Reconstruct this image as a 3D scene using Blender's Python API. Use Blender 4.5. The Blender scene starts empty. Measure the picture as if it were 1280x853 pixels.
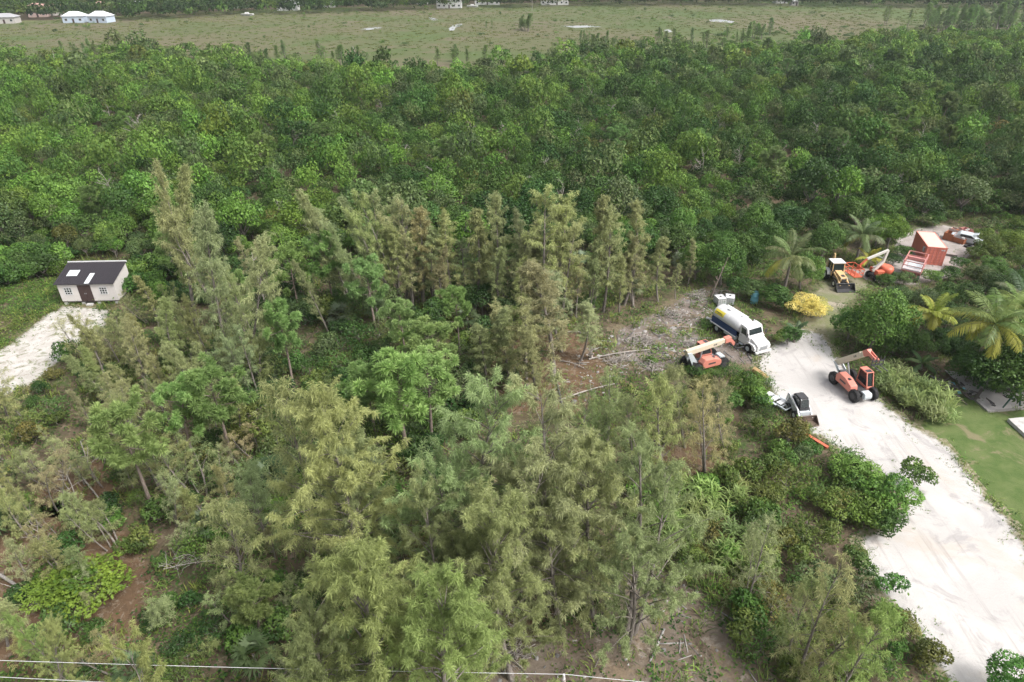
import bpy, bmesh, math, random
import numpy as np
from mathutils import Vector, Matrix

SC = bpy.context.scene
COL = SC.collection
R = math.radians
random.seed(7)
RNG = np.random.default_rng(11)

# ------------------------------------------------------------------ camera
FPX, PITCH, CAMH = 840.0, R(30.56), 38.0
cd = bpy.data.cameras.new('camera')
cam = bpy.data.objects.new('camera', cd)
COL.objects.link(cam)
cam.location = (0, 0, CAMH)
cam.rotation_euler = (math.pi / 2 - PITCH, 0, 0)
cd.sensor_width = 36.0
cd.lens = FPX / 1280 * 36.0
cd.clip_start, cd.clip_end = 0.5, 9000
SC.camera = cam

# ------------------------------------------------------------------ light
SUN_EL, SUN_AZ = R(52), R(118)          # azimuth clockwise from +Y: light comes from the right and a little behind the camera
wd = bpy.data.worlds.new('World')
SC.world = wd
wd.use_nodes = True
wt = wd.node_tree
bg = wt.nodes['Background']
sky = wt.nodes.new('ShaderNodeTexSky')
sky.sky_type = 'NISHITA'
sky.sun_disc = False
sky.sun_elevation, sky.sun_rotation = SUN_EL, SUN_AZ
sky.air_density, sky.dust_density, sky.ozone_density = 1.0, 6.0, 1.0
hs = wt.nodes.new('ShaderNodeHueSaturation')      # thin overcast: the blue of the sky is mostly veiled
hs.inputs['Saturation'].default_value = 0.35
wt.links.new(sky.outputs[0], hs.inputs['Color'])
wt.links.new(hs.outputs[0], bg.inputs['Color'])
bg.inputs['Strength'].default_value = 0.15
sd = bpy.data.lights.new('sun', 'SUN')
sd.energy, sd.angle, sd.color = 1.75, R(20), (1.0, 0.975, 0.95)
sun = bpy.data.objects.new('sun', sd)
COL.objects.link(sun)
sun.location = (60, -60, 120)
sun.rotation_euler = (math.pi / 2 - SUN_EL, 0, math.pi - SUN_AZ)
SC.view_settings.view_transform = 'Standard'
SC.view_settings.look = 'None'
SC.view_settings.gamma = 1.0
SC.view_settings.exposure = 0.80
SC.view_settings.use_curve_mapping = False
HAZE = 0.00013
cy = SC.cycles
cy.max_bounces, cy.diffuse_bounces, cy.glossy_bounces = 6, 4, 2
cy.transmission_bounces, cy.transparent_max_bounces, cy.volume_bounces = 3, 4, 0
cy.caustics_reflective = cy.caustics_refractive = False
cy.use_adaptive_sampling = True
cy.adaptive_threshold = 0.02
cy.use_denoising = True

# ------------------------------------------------------------------ pixel <-> ground
CP, SP = math.cos(PITCH), math.sin(PITCH)
FW, UP = Vector((0, CP, -SP)), Vector((0, SP, CP))
CAM = Vector((0, 0, CAMH))

def ray(x, y):
    return Vector(((x - 640) / FPX, 0, 0)) + UP * ((426.5 - y) / FPX) + FW

def G(x, y, z=0.0):
    d = ray(x, y)
    t = (z - CAMH) / d.z
    return CAM + d * t

def PX(p):
    r = Vector(p) - CAM
    f = r.dot(FW)
    return 640 + FPX * r.x / f, 426.5 - FPX * r.dot(UP) / f

def PXa(x, y, z=0.0):
    """numpy arrays -> pixel arrays"""
    f = y * CP - (z - CAMH) * SP
    u = y * SP + (z - CAMH) * CP
    return 640 + FPX * x / f, 426.5 - FPX * u / f

def h_at(base, ypx):
    r = Vector(base) - CAM
    k = (426.5 - ypx) / FPX
    return (k * r.dot(FW) - r.dot(UP)) / (CP + k * SP)

def on_plane(px, py, p0, heading):
    """where the ray through a pixel meets the vertical plane through p0 along heading; returns (forward, height)"""
    d = ray(px, py)
    f = Vector((math.cos(heading), math.sin(heading), 0))
    n = Vector((-f.y, f.x, 0))
    t = (Vector(p0) - CAM).dot(n) / d.dot(n)
    q = CAM + d * t
    return (q - Vector(p0)).dot(f), q.z

def heading(a, b):
    d = G(*b) - G(*a)
    return math.atan2(d.y, d.x)

def inpoly(px, py, poly):
    px, py = np.asarray(px, float), np.asarray(py, float)
    ins = np.zeros(px.shape, bool)
    n = len(poly)
    for i in range(n):
        x0, y0 = poly[i]
        x1, y1 = poly[(i + 1) % n]
        c = (y0 > py) != (y1 > py)
        with np.errstate(divide='ignore', invalid='ignore'):
            xi = (x1 - x0) * (py - y0) / (y1 - y0 + 1e-12) + x0
        ins ^= c & (px < xi)
    return ins

def lowfreq(x, y, scale, seed):
    r = np.random.default_rng(seed)
    s = np.zeros(np.shape(x))
    for k in range(7):
        a = r.uniform(0, 2 * math.pi)
        f = r.uniform(0.5, 2.2) / scale
        s = s + np.sin((x * math.cos(a) + y * math.sin(a)) * f * 2 * math.pi + r.uniform(0, 6.28)) / (1 + 0.3 * k)
    return s / 2.6

# ------------------------------------------------------------------ materials
MATS = {}

def nodes_of(name):
    m = bpy.data.materials.new(name)
    m.use_nodes = True
    t = m.node_tree
    return m, t, t.nodes['Principled BSDF']

def N(t, kind, **kw):
    n = t.nodes.new(kind)
    for k, v in kw.items():
        setattr(n, k, v)
    return n

def mixc(t, fac, a, b, mode='MIX'):
    n = t.nodes.new('ShaderNodeMix')
    n.data_type = 'RGBA'
    n.blend_type = mode
    for sock, v in ((0, fac), (6, a), (7, b)):
        if hasattr(v, 'links'):
            t.links.new(v, n.inputs[sock])
        elif sock == 0:
            n.inputs[0].default_value = v
        else:
            n.inputs[sock].default_value = (*v[:3], 1)
    return n.outputs[2]

def noise(t, scale, detail=4, rough=0.6, coord=None, dist=0.0):
    n = t.nodes.new('ShaderNodeTexNoise')
    n.inputs['Scale'].default_value = scale
    n.inputs['Detail'].default_value = detail
    n.inputs['Roughness'].default_value = rough
    n.inputs['Distortion'].default_value = dist
    if coord is not None:
        t.links.new(coord, n.inputs['Vector'])
    return n.outputs['Fac']

def ramp(t, fac, lo, hi):
    n = t.nodes.new('ShaderNodeMapRange')
    n.interpolation_type = 'SMOOTHSTEP'
    t.links.new(fac, n.inputs[0])
    n.inputs[1].default_value, n.inputs[2].default_value = lo, hi
    return n.outputs[0]

def math_n(t, op, a, b):
    n = t.nodes.new('ShaderNodeMath')
    n.operation = op
    for i, v in enumerate((a, b)):
        if hasattr(v, 'links'):
            t.links.new(v, n.inputs[i])
        else:
            n.inputs[i].default_value = v
    return n.outputs[0]

def paint(name, col, rough=0.5, metal=0.0, wear=0.25, dirt=(0.22, 0.18, 0.13), scale=3.0, spec=0.4):
    """painted or plain solid with procedural wear"""
    if name in MATS:
        return MATS[name]
    m, t, b = nodes_of(name)
    tc = N(t, 'ShaderNodeTexCoord')
    f = noise(t, scale, 6, 0.7, tc.outputs['Object'])
    f2 = ramp(t, f, 0.5, 0.8)
    c = mixc(t, math_n(t, 'MULTIPLY', f2, wear), col, dirt)
    t.links.new(c, b.inputs['Base Color'])
    b.inputs['Roughness'].default_value = rough
    b.inputs['Metallic'].default_value = metal
    b.inputs['Specular IOR Level'].default_value = spec
    MATS[name] = m
    return m

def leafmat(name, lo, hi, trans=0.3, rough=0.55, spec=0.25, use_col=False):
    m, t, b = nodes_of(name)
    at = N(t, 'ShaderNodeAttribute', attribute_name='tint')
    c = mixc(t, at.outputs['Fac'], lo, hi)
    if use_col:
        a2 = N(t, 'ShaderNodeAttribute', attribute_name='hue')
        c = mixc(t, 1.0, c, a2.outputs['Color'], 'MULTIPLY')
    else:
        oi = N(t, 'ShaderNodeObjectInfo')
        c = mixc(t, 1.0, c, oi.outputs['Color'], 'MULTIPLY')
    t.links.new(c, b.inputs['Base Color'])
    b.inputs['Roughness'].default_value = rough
    b.inputs['Specular IOR Level'].default_value = spec
    tr = N(t, 'ShaderNodeBsdfTranslucent')
    t.links.new(c, tr.inputs['Color'])
    mx = N(t, 'ShaderNodeMixShader')
    mx.inputs[0].default_value = trans
    t.links.new(b.outputs[0], mx.inputs[1])
    t.links.new(tr.outputs[0], mx.inputs[2])
    t.links.new(mx.outputs[0], t.nodes['Material Output'].inputs['Surface'])
    MATS[name] = m
    return m

def barkmat(name, a, b2):
    m, t, b = nodes_of(name)
    tc = N(t, 'ShaderNodeTexCoord')
    mp = N(t, 'ShaderNodeMapping')
    mp.inputs['Scale'].default_value = (6, 6, 1.2)
    t.links.new(tc.outputs['Object'], mp.inputs[0])
    c = mixc(t, ramp(t, noise(t, 2.5, 5, 0.65, mp.outputs[0]), 0.3, 0.7), a, b2)
    t.links.new(c, b.inputs['Base Color'])
    b.inputs['Roughness'].default_value = 0.9
    MATS[name] = m
    return m

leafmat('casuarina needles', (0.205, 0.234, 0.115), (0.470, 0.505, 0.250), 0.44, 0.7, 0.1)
leafmat('pine needles', (0.145, 0.235, 0.070), (0.400, 0.510, 0.185), 0.42, 0.6, 0.15)
leafmat('broad leaves', (0.035, 0.086, 0.020), (0.155, 0.260, 0.060), 0.25, 0.5, 0.25)
leafmat('bushland leaves', (0.035, 0.085, 0.021), (0.155, 0.255, 0.060), 0.25, 0.6, 0.15, use_col=True)
leafmat('palm fronds', (0.080, 0.120, 0.045), (0.215, 0.245, 0.105), 0.35, 0.45, 0.3)
leafmat('croton leaves', (0.52, 0.47, 0.12), (0.90, 0.80, 0.30), 0.4, 0.45, 0.3)
leafmat('reed blades', (0.115, 0.175, 0.060), (0.290, 0.370, 0.165), 0.32, 0.5, 0.25)
barkmat('grey bark', (0.10, 0.085, 0.075), (0.27, 0.24, 0.21))
barkmat('pine bark', (0.12, 0.09, 0.075), (0.26, 0.21, 0.18))
barkmat('dead wood', (0.22, 0.195, 0.175), (0.42, 0.385, 0.35))
barkmat('dark wood', (0.03, 0.025, 0.022), (0.08, 0.065, 0.055))

def groundmat(name, cols, scales, edge=None, bump=0.0, rough=0.95, fleck=None):
    """cols: 2-4 colours blended by noises; edge: (colour, noise amount) that takes over where the attribute edge is low"""
    m, t, b = nodes_of(name)
    g = N(t, 'ShaderNodeNewGeometry')
    p = g.outputs['Position']
    c = mixc(t, ramp(t, noise(t, scales[0], 5, 0.65, p, 0.4), 0.36, 0.64), cols[0], cols[1])
    for k in range(2, len(cols)):
        c = mixc(t, ramp(t, noise(t, scales[k - 1], 6, 0.7, p, 0.3 * k), 0.52, 0.66), c, cols[k])
    if fleck:
        c = mixc(t, ramp(t, noise(t, fleck[1], 3, 0.8, p), fleck[2], fleck[2] + 0.08), c, fleck[0])
    if edge:
        at = N(t, 'ShaderNodeAttribute', attribute_name='edge')
        n1 = noise(t, 0.9, 7, 0.72, p, 0.6)
        e = math_n(t, 'ADD', at.outputs['Fac'], math_n(t, 'MULTIPLY', math_n(t, 'SUBTRACT', n1, 0.5), edge[1]))
        gcol = mixc(t, ramp(t, noise(t, 2.5, 5, 0.7, p), 0.35, 0.65), edge[0], edge[2])
        c = mixc(t, ramp(t, e, 0.30, 0.62), gcol, c)
    t.links.new(c, b.inputs['Base Color'])
    b.inputs['Roughness'].default_value = rough
    b.inputs['Specular IOR Level'].default_value = 0.15
    if bump:
        bp = N(t, 'ShaderNodeBump')
        bp.inputs['Strength'].default_value = bump
        bp.inputs['Distance'].default_value = 0.1
        t.links.new(noise(t, 5.0, 7, 0.75, p), bp.inputs['Height'])
        t.links.new(bp.outputs[0], b.inputs['Normal'])
    MATS[name] = m
    return m

LITTER, LITTER2 = (0.105, 0.080, 0.052), (0.150, 0.125, 0.085)
groundmat('forest floor', [(0.075, 0.062, 0.040), (0.125, 0.095, 0.062), (0.060, 0.085, 0.028), (0.175, 0.140, 0.100)], [0.25, 0.35, 1.6], bump=0.6)
groundmat('white sand', [(0.475, 0.455, 0.435), (0.42, 0.402, 0.384), (0.43, 0.390, 0.350), (0.34, 0.325, 0.315)], [0.22, 0.16, 0.30], edge=((0.125, 0.125, 0.055), 1.5, (0.28, 0.25, 0.18)), bump=0.5)
groundmat('shed sand', [(0.48, 0.46, 0.43), (0.40, 0.375, 0.34), (0.15, 0.16, 0.08), (0.31, 0.28, 0.24)], [0.6, 0.7, 1.4], edge=((0.13, 0.11, 0.06), 1.2, (0.19, 0.18, 0.10)), bump=0.6)
groundmat('lawn turf', [(0.072, 0.112, 0.032), (0.108, 0.140, 0.050), (0.175, 0.160, 0.090)], [0.5, 0.35], edge=((0.20, 0.175, 0.10), 0.9, (0.13, 0.14, 0.06)), bump=0.5)
groundmat('track grass', [(0.15, 0.165, 0.080), (0.20, 0.185, 0.125), (0.32, 0.28, 0.22)], [0.5, 0.35], edge=((0.13, 0.12, 0.07), 0.9, (0.10, 0.11, 0.05)), bump=0.5)
groundmat('rubble dirt', [(0.19, 0.16, 0.14), (0.12, 0.095, 0.075), (0.27, 0.245, 0.225), (0.22, 0.165, 0.10)], [0.5, 1.1, 0.3], edge=((0.13, 0.10, 0.065), 1.0, (0.16, 0.14, 0.09)), bump=0.9, fleck=((0.42, 0.41, 0.40), 3.5, 0.66))
groundmat('yard dirt', [(0.33, 0.295, 0.275), (0.26, 0.23, 0.21), (0.38, 0.35, 0.33)], [0.35, 0.8], edge=((0.12, 0.11, 0.07), 0.9, (0.17, 0.15, 0.10)), bump=0.5)
groundmat('bare soil', [(0.175, 0.145, 0.115), (0.115, 0.088, 0.062), (0.27, 0.235, 0.195), (0.19, 0.145, 0.10)], [0.35, 0.7, 0.5], edge=((0.10, 0.085, 0.05), 1.1, (0.13, 0.12, 0.06)), bump=0.8)
groundmat('leaf litter', [(0.135, 0.085, 0.050), (0.095, 0.062, 0.038), (0.175, 0.125, 0.080), (0.20, 0.165, 0.125)], [0.5, 0.9, 1.8], edge=((0.085, 0.068, 0.042), 1.1, (0.11, 0.09, 0.05)), bump=0.7)
groundmat('marsh grass floor', [(0.072, 0.102, 0.034), (0.115, 0.105, 0.060), (0.066, 0.104, 0.030), (0.125, 0.108, 0.070)], [0.008, 0.006, 0.02], edge=((0.10, 0.12, 0.05), 0.8, (0.15, 0.15, 0.07)))
groundmat('play sand', [(0.42, 0.40, 0.385), (0.35, 0.335, 0.32)], [0.5], bump=0.4)
groundmat('white sun-bleached concrete', [(0.50, 0.485, 0.465), (0.42, 0.405, 0.385), (0.33, 0.315, 0.30)], [0.8, 2.0])
groundmat('grey concrete', [(0.34, 0.32, 0.30), (0.25, 0.235, 0.22), (0.14, 0.13, 0.12)], [1.0, 2.2])

# ------------------------------------------------------------------ mesh helpers
def np_mesh(name, V, Q, mat, tint=None, hue=None, edge=None, T=None, smooth=False):
    me = bpy.data.meshes.new(name)
    V = np.ascontiguousarray(V, np.float32)
    Q = np.ascontiguousarray(Q, np.int32).reshape(-1, 4)
    me.vertices.add(len(V))
    me.vertices.foreach_set('co', V.ravel())
    me.loops.add(Q.size)
    me.loops.foreach_set('vertex_index', Q.ravel())
    me.polygons.add(len(Q))
    me.polygons.foreach_set('loop_start', np.arange(0, Q.size, 4, dtype=np.int32))
    if smooth:
        me.polygons.foreach_set('use_smooth', np.ones(len(Q), bool))
    if tint is not None:
        a = me.attributes.new('tint', 'FLOAT', 'POINT')
        a.data.foreach_set('value', np.clip(tint, 0, 1).astype(np.float32))
    if edge is not None:
        a = me.attributes.new('edge', 'FLOAT', 'POINT')
        a.data.foreach_set('value', edge.astype(np.float32))
    if hue is not None:
        a = me.attributes.new('hue', 'FLOAT_COLOR', 'POINT')
        a.data.foreach_set('color', np.c_[hue, np.ones(len(hue))].astype(np.float32).ravel())
    me.update(calc_edges=True)
    me.materials.append(MATS[mat] if isinstance(mat, str) else mat)
    return me

def add(name, me, parent=None):
    o = bpy.data.objects.new(name, me)
    COL.objects.link(o)
    if parent is not None:
        o.parent = parent
    return o

def unit(a):
    return a / (np.linalg.norm(a, axis=-1, keepdims=True) + 1e-9)

def kites(P, D, Nn, L, W, droop=0.0, mid=0.45):
    """leaf-shaped quads: base P, direction D, rough normal Nn; returns V, Q"""
    n = len(P)
    S = unit(np.cross(D, Nn))
    L = np.broadcast_to(np.asarray(L, float), (n,))[:, None]
    W = np.broadcast_to(np.asarray(W, float), (n,))[:, None]
    V = np.empty((n, 4, 3))
    V[:, 0] = P
    m = P + D * L * mid
    V[:, 1] = m + S * W / 2
    V[:, 2] = P + D * L
    V[:, 2, 2] -= (droop * L[:, 0])
    V[:, 3] = m - S * W / 2
    return V.reshape(-1, 3), np.arange(4 * n).reshape(-1, 4)

def rdir(rng, n):
    return unit(rng.normal(size=(n, 3)))

class Mesh:
    """collects tubes as numpy pieces"""
    def __init__(self):
        self.V, self.Q, self.n = [], [], 0
    def put(self, V, Q):
        self.V.append(np.asarray(V, float)); self.Q.append(np.asarray(Q, int) + self.n); self.n += len(V)
    def tube(self, pts, rad, k=6):
        pts = np.asarray(pts, float)
        m = len(pts)
        rad = np.broadcast_to(np.asarray(rad, float), (m,))
        d = unit(np.gradient(pts, axis=0))
        ref = np.array([0.0, 0, 1]) if abs(d[0, 2]) < 0.9 else np.array([1.0, 0, 0])
        a = unit(np.cross(d, ref)); b = np.cross(d, a)
        th = np.linspace(0, 2 * math.pi, k, endpoint=False)
        V = (pts[:, None] + rad[:, None, None] * (np.cos(th)[None, :, None] * a[:, None] + np.sin(th)[None, :, None] * b[:, None])).reshape(-1, 3)
        Q = [[i * k + j, i * k + (j + 1) % k, (i + 1) * k + (j + 1) % k, (i + 1) * k + j] for i in range(m - 1) for j in range(k)]
        self.put(V, Q)
    def get(self):
        return np.concatenate(self.V), np.concatenate(self.Q)

def curve3(p0, p1, bend, n=6):
    t = np.linspace(0, 1, n)[:, None]
    p0, p1, bend = np.asarray(p0, float), np.asarray(p1, float), np.asarray(bend, float)
    return p0 * (1 - t) + p1 * t + bend * (4 * t * (1 - t))

# ------------------------------------------------------------------ plants
def casuarina(seed, h, r, nb, npl, spp, t0=0.12, slim=False, W=0.045, Ls=(0.28, 0.55), up=0.35, lean=0.0, stems=1, open_=1.0):
    rng = np.random.default_rng(seed)
    wood = Mesh()
    S, A, PL, TN = [], [], [], []
    for st in range(stems):
        off = rng.normal(0, 0.25 * (stems > 1), 2)
        hh = h * (1 if st == 0 else rng.uniform(0.65, 0.92))
        tip = np.array([off[0] * 4 + lean * hh + rng.normal(0, 0.03) * hh, off[1] * 4 + rng.normal(0, 0.03) * hh, hh])
        bend = np.array([rng.normal(0, 0.03) * hh, rng.normal(0, 0.03) * hh, 0])
        base = np.array([off[0], off[1], -0.1])
        tp = curve3(base, tip, bend, 9)
        wood.tube(tp, np.linspace(0.013 * hh + 0.03, 0.012, 9), 6)
        for i in range(nb // stems):
            t = t0 + (0.985 - t0) * ((i + rng.uniform()) / (nb // stems)) ** 0.85
            k = t * 8; a0 = int(min(k, 7)); p0 = tp[a0] * (1 - (k - a0)) + tp[a0 + 1] * (k - a0)
            az = i * 2.399 + rng.normal(0, 0.5)
            u = (t - t0) / (1 - t0)
            prof = (0.45 + 0.55 * min(1, u / 0.25)) * (1 - u) ** (0.75 if slim else 0.50) + 0.10
            Lb = r * prof * rng.uniform(0.55, 1.25)
            e = (0.25 if not slim else 0.5) + 0.75 * u + rng.normal(0, 0.18)
            d = np.array([math.cos(az) * math.cos(e), math.sin(az) * math.cos(e), math.sin(e)])
            end = p0 + d * Lb
            bp = curve3(p0, end, np.array([0, 0, 0.07 * Lb]), 5)
            wood.tube(bp, np.linspace(0.010 * Lb + 0.012, 0.006, 5), 3)
            for j in range(npl):
                s = rng.uniform(0.30, 1.0) if j else 1.0
                q = p0 + d * Lb * s + np.array([0, 0, 0.28 * Lb * s * (1 - s)]) + rng.normal(0, 0.10 * r * 0.3, 3)
                ax = d * 0.7 + rng.normal(0, 0.42, 3) + np.array([0, 0, up])
                S.append(q); A.append(ax); PL.append(rng.uniform(0.35, 0.95) * (0.5 + 0.5 * min(1.0, r / 2.2)))
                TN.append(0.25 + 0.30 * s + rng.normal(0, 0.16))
    S, A, PL, TN = np.array(S), unit(np.array(A)), np.array(PL), np.array(TN)
    n = len(S) * spp
    idx = np.repeat(np.arange(len(S)), spp)
    u = rng.uniform(0, 1, n)
    P = S[idx] + A[idx] * (PL[idx] * u)[:, None]
    P[:, 2] -= 0.22 * PL[idx] * u ** 2
    D = unit(A[idx] * 0.5 + rng.normal(0, 0.6, (n, 3)))
    L = rng.uniform(*Ls, n)
    V, Q = kites(P, D, rdir(rng, n), L, W * rng.uniform(0.7, 1.3, n), droop=0.38)
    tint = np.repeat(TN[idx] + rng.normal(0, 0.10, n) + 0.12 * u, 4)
    return wood.get(), (V, Q, tint)

def pine(seed, h, r, nbr=26, per=4, spp=130):
    rng = np.random.default_rng(seed)
    wood = Mesh()
    tip = np.array([rng.normal(0, 0.3), rng.normal(0, 0.3), h])
    tp = curve3((0, 0, -0.1), tip, (rng.normal(0, .15), rng.normal(0, .15), 0), 9)
    wood.tube(tp, np.linspace(0.019 * h, 0.03, 9), 8)
    C, O = [tip], [np.array([0, 0, 1.0])]
    for i in range(nbr):
        t = 0.56 + 0.44 * (i + rng.uniform()) / nbr
        p0 = tp[0] * (1 - t) + tp[-1] * t
        az = i * 2.399 + rng.normal(0, 0.4)
        u = (t - 0.56) / 0.44
        Lb = r * (0.45 + 0.9 * u * (1 - u) * 2.0 + 0.12 * (1 - u)) * rng.uniform(0.6, 1.15)
        e = 0.15 + 0.7 * u + rng.normal(0, 0.15)
        d = np.array([math.cos(az) * math.cos(e), math.sin(az) * math.cos(e), math.sin(e)])
        end = p0 + d * Lb
        wood.tube(curve3(p0, end, (0, 0, -0.06 * Lb), 5), np.linspace(0.035, 0.012, 5), 4)
        for j in range(per):
            s = 1.0 if j == 0 else rng.uniform(0.55, 1.0)
            C.append(p0 + d * Lb * s + rng.normal(0, 0.16 * (j > 0) + 0.02, 3)); O.append(d + np.array([0, 0, 0.5]))
    C, O = np.array(C), unit(np.array(O))
    n = len(C) * spp
    idx = np.repeat(np.arange(len(C)), spp)
    D = unit(rdir(rng, n) + O[idx] * 0.55)
    P = C[idx] + D * rng.uniform(0.0, 0.18, n)[:, None]
    V, Q = kites(P, D, rdir(rng, n), rng.uniform(0.24, 0.44, n), 0.055, droop=0.10)
    tn = rng.normal(0.45, 0.15, len(C))
    tint = np.repeat(tn[idx] + rng.normal(0, 0.1, n), 4)
    return wood.get(), (V, Q, tint)

def broadcrown(rng, R0, zc, zr, nl, leaves, L, W=None, keep=0.72, lr=(0.30, 0.46), low=-0.35):
    """lobed crown of leaf quads: an uneven cluster of leafy clumps with gaps between them"""
    d = rdir(rng, nl)
    d[:, 2] = np.abs(d[:, 2]) * 1.1 - 0.30
    c = unit(d) * rng.uniform(0.35, 0.80, nl)[:, None] * np.array([R0, R0, zr]) + np.array([0, 0, zc])
    rr = rng.uniform(*lr, nl) * R0
    n = leaves
    idx = rng.choice(nl, n, p=rr ** 2 / (rr ** 2).sum())
    dd = rdir(rng, n * 2)
    dd = dd[dd[:, 2] > low - rng.uniform(0, 0.3, len(dd))][:n]
    n = len(dd); idx = idx[:n]
    P = c[idx] + dd * (rr[idx] * (rng.uniform(0.55, 1.0, n) ** 0.5 * 1.08))[:, None] * np.array([1, 1, 0.85])
    inside = np.zeros(n, bool)
    for k in range(nl):
        inside |= (np.linalg.norm((P - c[k]) / np.array([1, 1, 0.85]), axis=1) < rr[k] * keep) & (idx != k)
    P, dd, idx = P[~inside], dd[~inside], idx[~inside]
    n = len(P)
    D = unit(dd * 0.35 + rdir(rng, n) * 0.9 + np.array([0, 0, -0.15]))
    Nn = unit(dd + rdir(rng, n) * 0.45 + np.array([0, 0, 0.35]))
    Ln = L * rng.uniform(0.65, 1.35, n)
    V, Q = kites(P - D * Ln[:, None] * 0.5, D, Nn, Ln, Ln * (W or 0.55), droop=0.1)
    tl = rng.normal(0.42, 0.17, nl)
    tint = np.repeat(tl[idx] + rng.normal(0, 0.08, n), 4)
    return V, Q, tint, c, rr

def broadleaf(seed, R0=2.6, h=5.0, nl=16, leaves=2600, L=0.30, trunk_r=0.11, W=None, zr=None, keep=0.72, lr=(.30, .46)):
    rng = np.random.default_rng(seed)
    zr = zr or R0 * 0.75
    V, Q, tint, c, rr = broadcrown(rng, R0, h - zr * 0.95, zr, nl, leaves, L, W, keep, lr)
    wood = Mesh()
    fork = np.array([rng.normal(0, .15), rng.normal(0, .15), (h - zr) * 0.45])
    wood.tube(curve3((0, 0, -0.1), fork, (rng.normal(0, .1), rng.normal(0, .1), 0), 4), np.linspace(trunk_r * 1.3, trunk_r, 4), 7)
    for k in rng.choice(nl, min(nl, 8), replace=False):
        wood.tube(curve3(fork, c[k], rng.normal(0, 0.15, 3), 5), np.linspace(trunk_r * 0.7, 0.015, 5), 5)
    return wood.get(), (V, Q, tint)

def frond(rng, L, az, el, curl, nleaf=34, lw=0.05, ll=0.7, hang=0.7):
    """pinnate palm frond: rachis points and leaflets"""
    n = 12
    pts = [np.zeros(3)]
    e = el
    for i in range(n):
        e -= curl / n * (0.5 + i / n)
        pts.append(pts[-1] + np.array([math.cos(az) * math.cos(e), math.sin(az) * math.cos(e), math.sin(e)]) * L / n)
    pts = np.array(pts)
    s = np.linspace(0.12, 1.0, nleaf)
    k = s * n
    i0 = np.minimum(k.astype(int), n - 1)
    f = (k - i0)[:, None]
    P = pts[i0] * (1 - f) + pts[i0 + 1] * f
    T = unit(pts[i0 + 1] - pts[i0])
    side = unit(np.cross(T, np.array([0, 0, 1.0])))
    prof = np.sin(np.clip(s, 0.05, 0.97) * math.pi) ** 0.6 + 0.15
    VV, QQ, nn = [], [], 0
    for sg in (-1, 1):
        D = unit(side * sg + T * 0.55 + rng.normal(0, 0.10, (nleaf, 3)) + np.array([0, 0, -0.25 * hang]))
        V, Q = kites(P, D, np.cross(D, T) + rng.normal(0, .2, (nleaf, 3)), ll * prof * rng.uniform(.85, 1.1, nleaf), lw, droop=hang * 0.55, mid=0.35)
        VV.append(V); QQ.append(Q + nn); nn += len(V)
    return pts, np.concatenate(VV), np.concatenate(QQ)

def coconut(seed, h, L, nf=18, dry=0.2, lean=(0, 0)):
    rng = np.random.default_rng(seed)
    wood = Mesh()
    top = np.array([lean[0], lean[1], h])
    wood.tube(curve3((0, 0, -0.1), top, (-lean[0] * .2, -lean[1] * .2, 0), 8), np.linspace(0.2, 0.13, 8), 8)
    fr = []
    for i in range(nf):
        az = i * 2.399 + rng.normal(0, 0.15)
        lvl = i / nf
        el = 1.15 - 1.35 * lvl + rng.normal(0, 0.1)
        pts, V, Q = frond(rng, L * rng.uniform(.85, 1.1), az, el + .15, 1.0 + 0.6 * lvl, 50, 0.085, 0.72 * L / 3.6, 0.45 + 0.6 * lvl)
        rach = Mesh(); rach.tube(pts, np.linspace(0.05, 0.012, len(pts)), 4)
        rv, rq = rach.get()
        Vf = np.concatenate([V, rv]) + top
        Qf = np.concatenate([Q, rq + len(V)])
        old = lvl > 1 - dry
        tint = np.full(len(Vf), 0.35 + 0.35 * lvl + rng.normal(0, 0.12))
        tint[len(V):] += 0.25
        fr.append((Vf, Qf, tint, old))
    return wood.get(), fr

def fanpalm(seed, h, nfan=14, R0=0.75):
    rng = np.random.default_rng(seed)
    wood = Mesh()
    wood.tube(curve3((0, 0, -0.05), (0, 0, h), (.05, .05, 0), 4), (0.07, 0.06, 0.06, 0.06), 6)
    VV, QQ, TT, nn = [], [], [], 0
    for i in range(nfan):
        az = i * 2.399; el = 1.2 - 1.6 * i / nfan + rng.normal(0, .1)
        d = np.array([math.cos(az) * math.cos(el), math.sin(az) * math.cos(el), math.sin(el)])
        c = np.array([0, 0, h]) + d * rng.uniform(.4, .8)
        side = unit(np.cross(d, np.array([0, 0, 1.0])))
        th = np.linspace(-1.9, 1.9, 18)
        D = unit(d[None] * np.cos(th)[:, None] + side[None] * np.sin(th)[:, None] + rng.normal(0, .06, (18, 3)))
        V, Q = kites(np.repeat(c[None], 18, 0), D, np.repeat(np.cross(d, side)[None], 18, 0), R0 * rng.uniform(.8, 1.1, 18), 0.09, droop=0.18)
        VV.append(V); QQ.append(Q + nn); nn += len(V); TT.append(np.full(len(V), .45 + rng.normal(0, .15)))
    return wood.get(), (np.concatenate(VV), np.concatenate(QQ), np.concatenate(TT))

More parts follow.
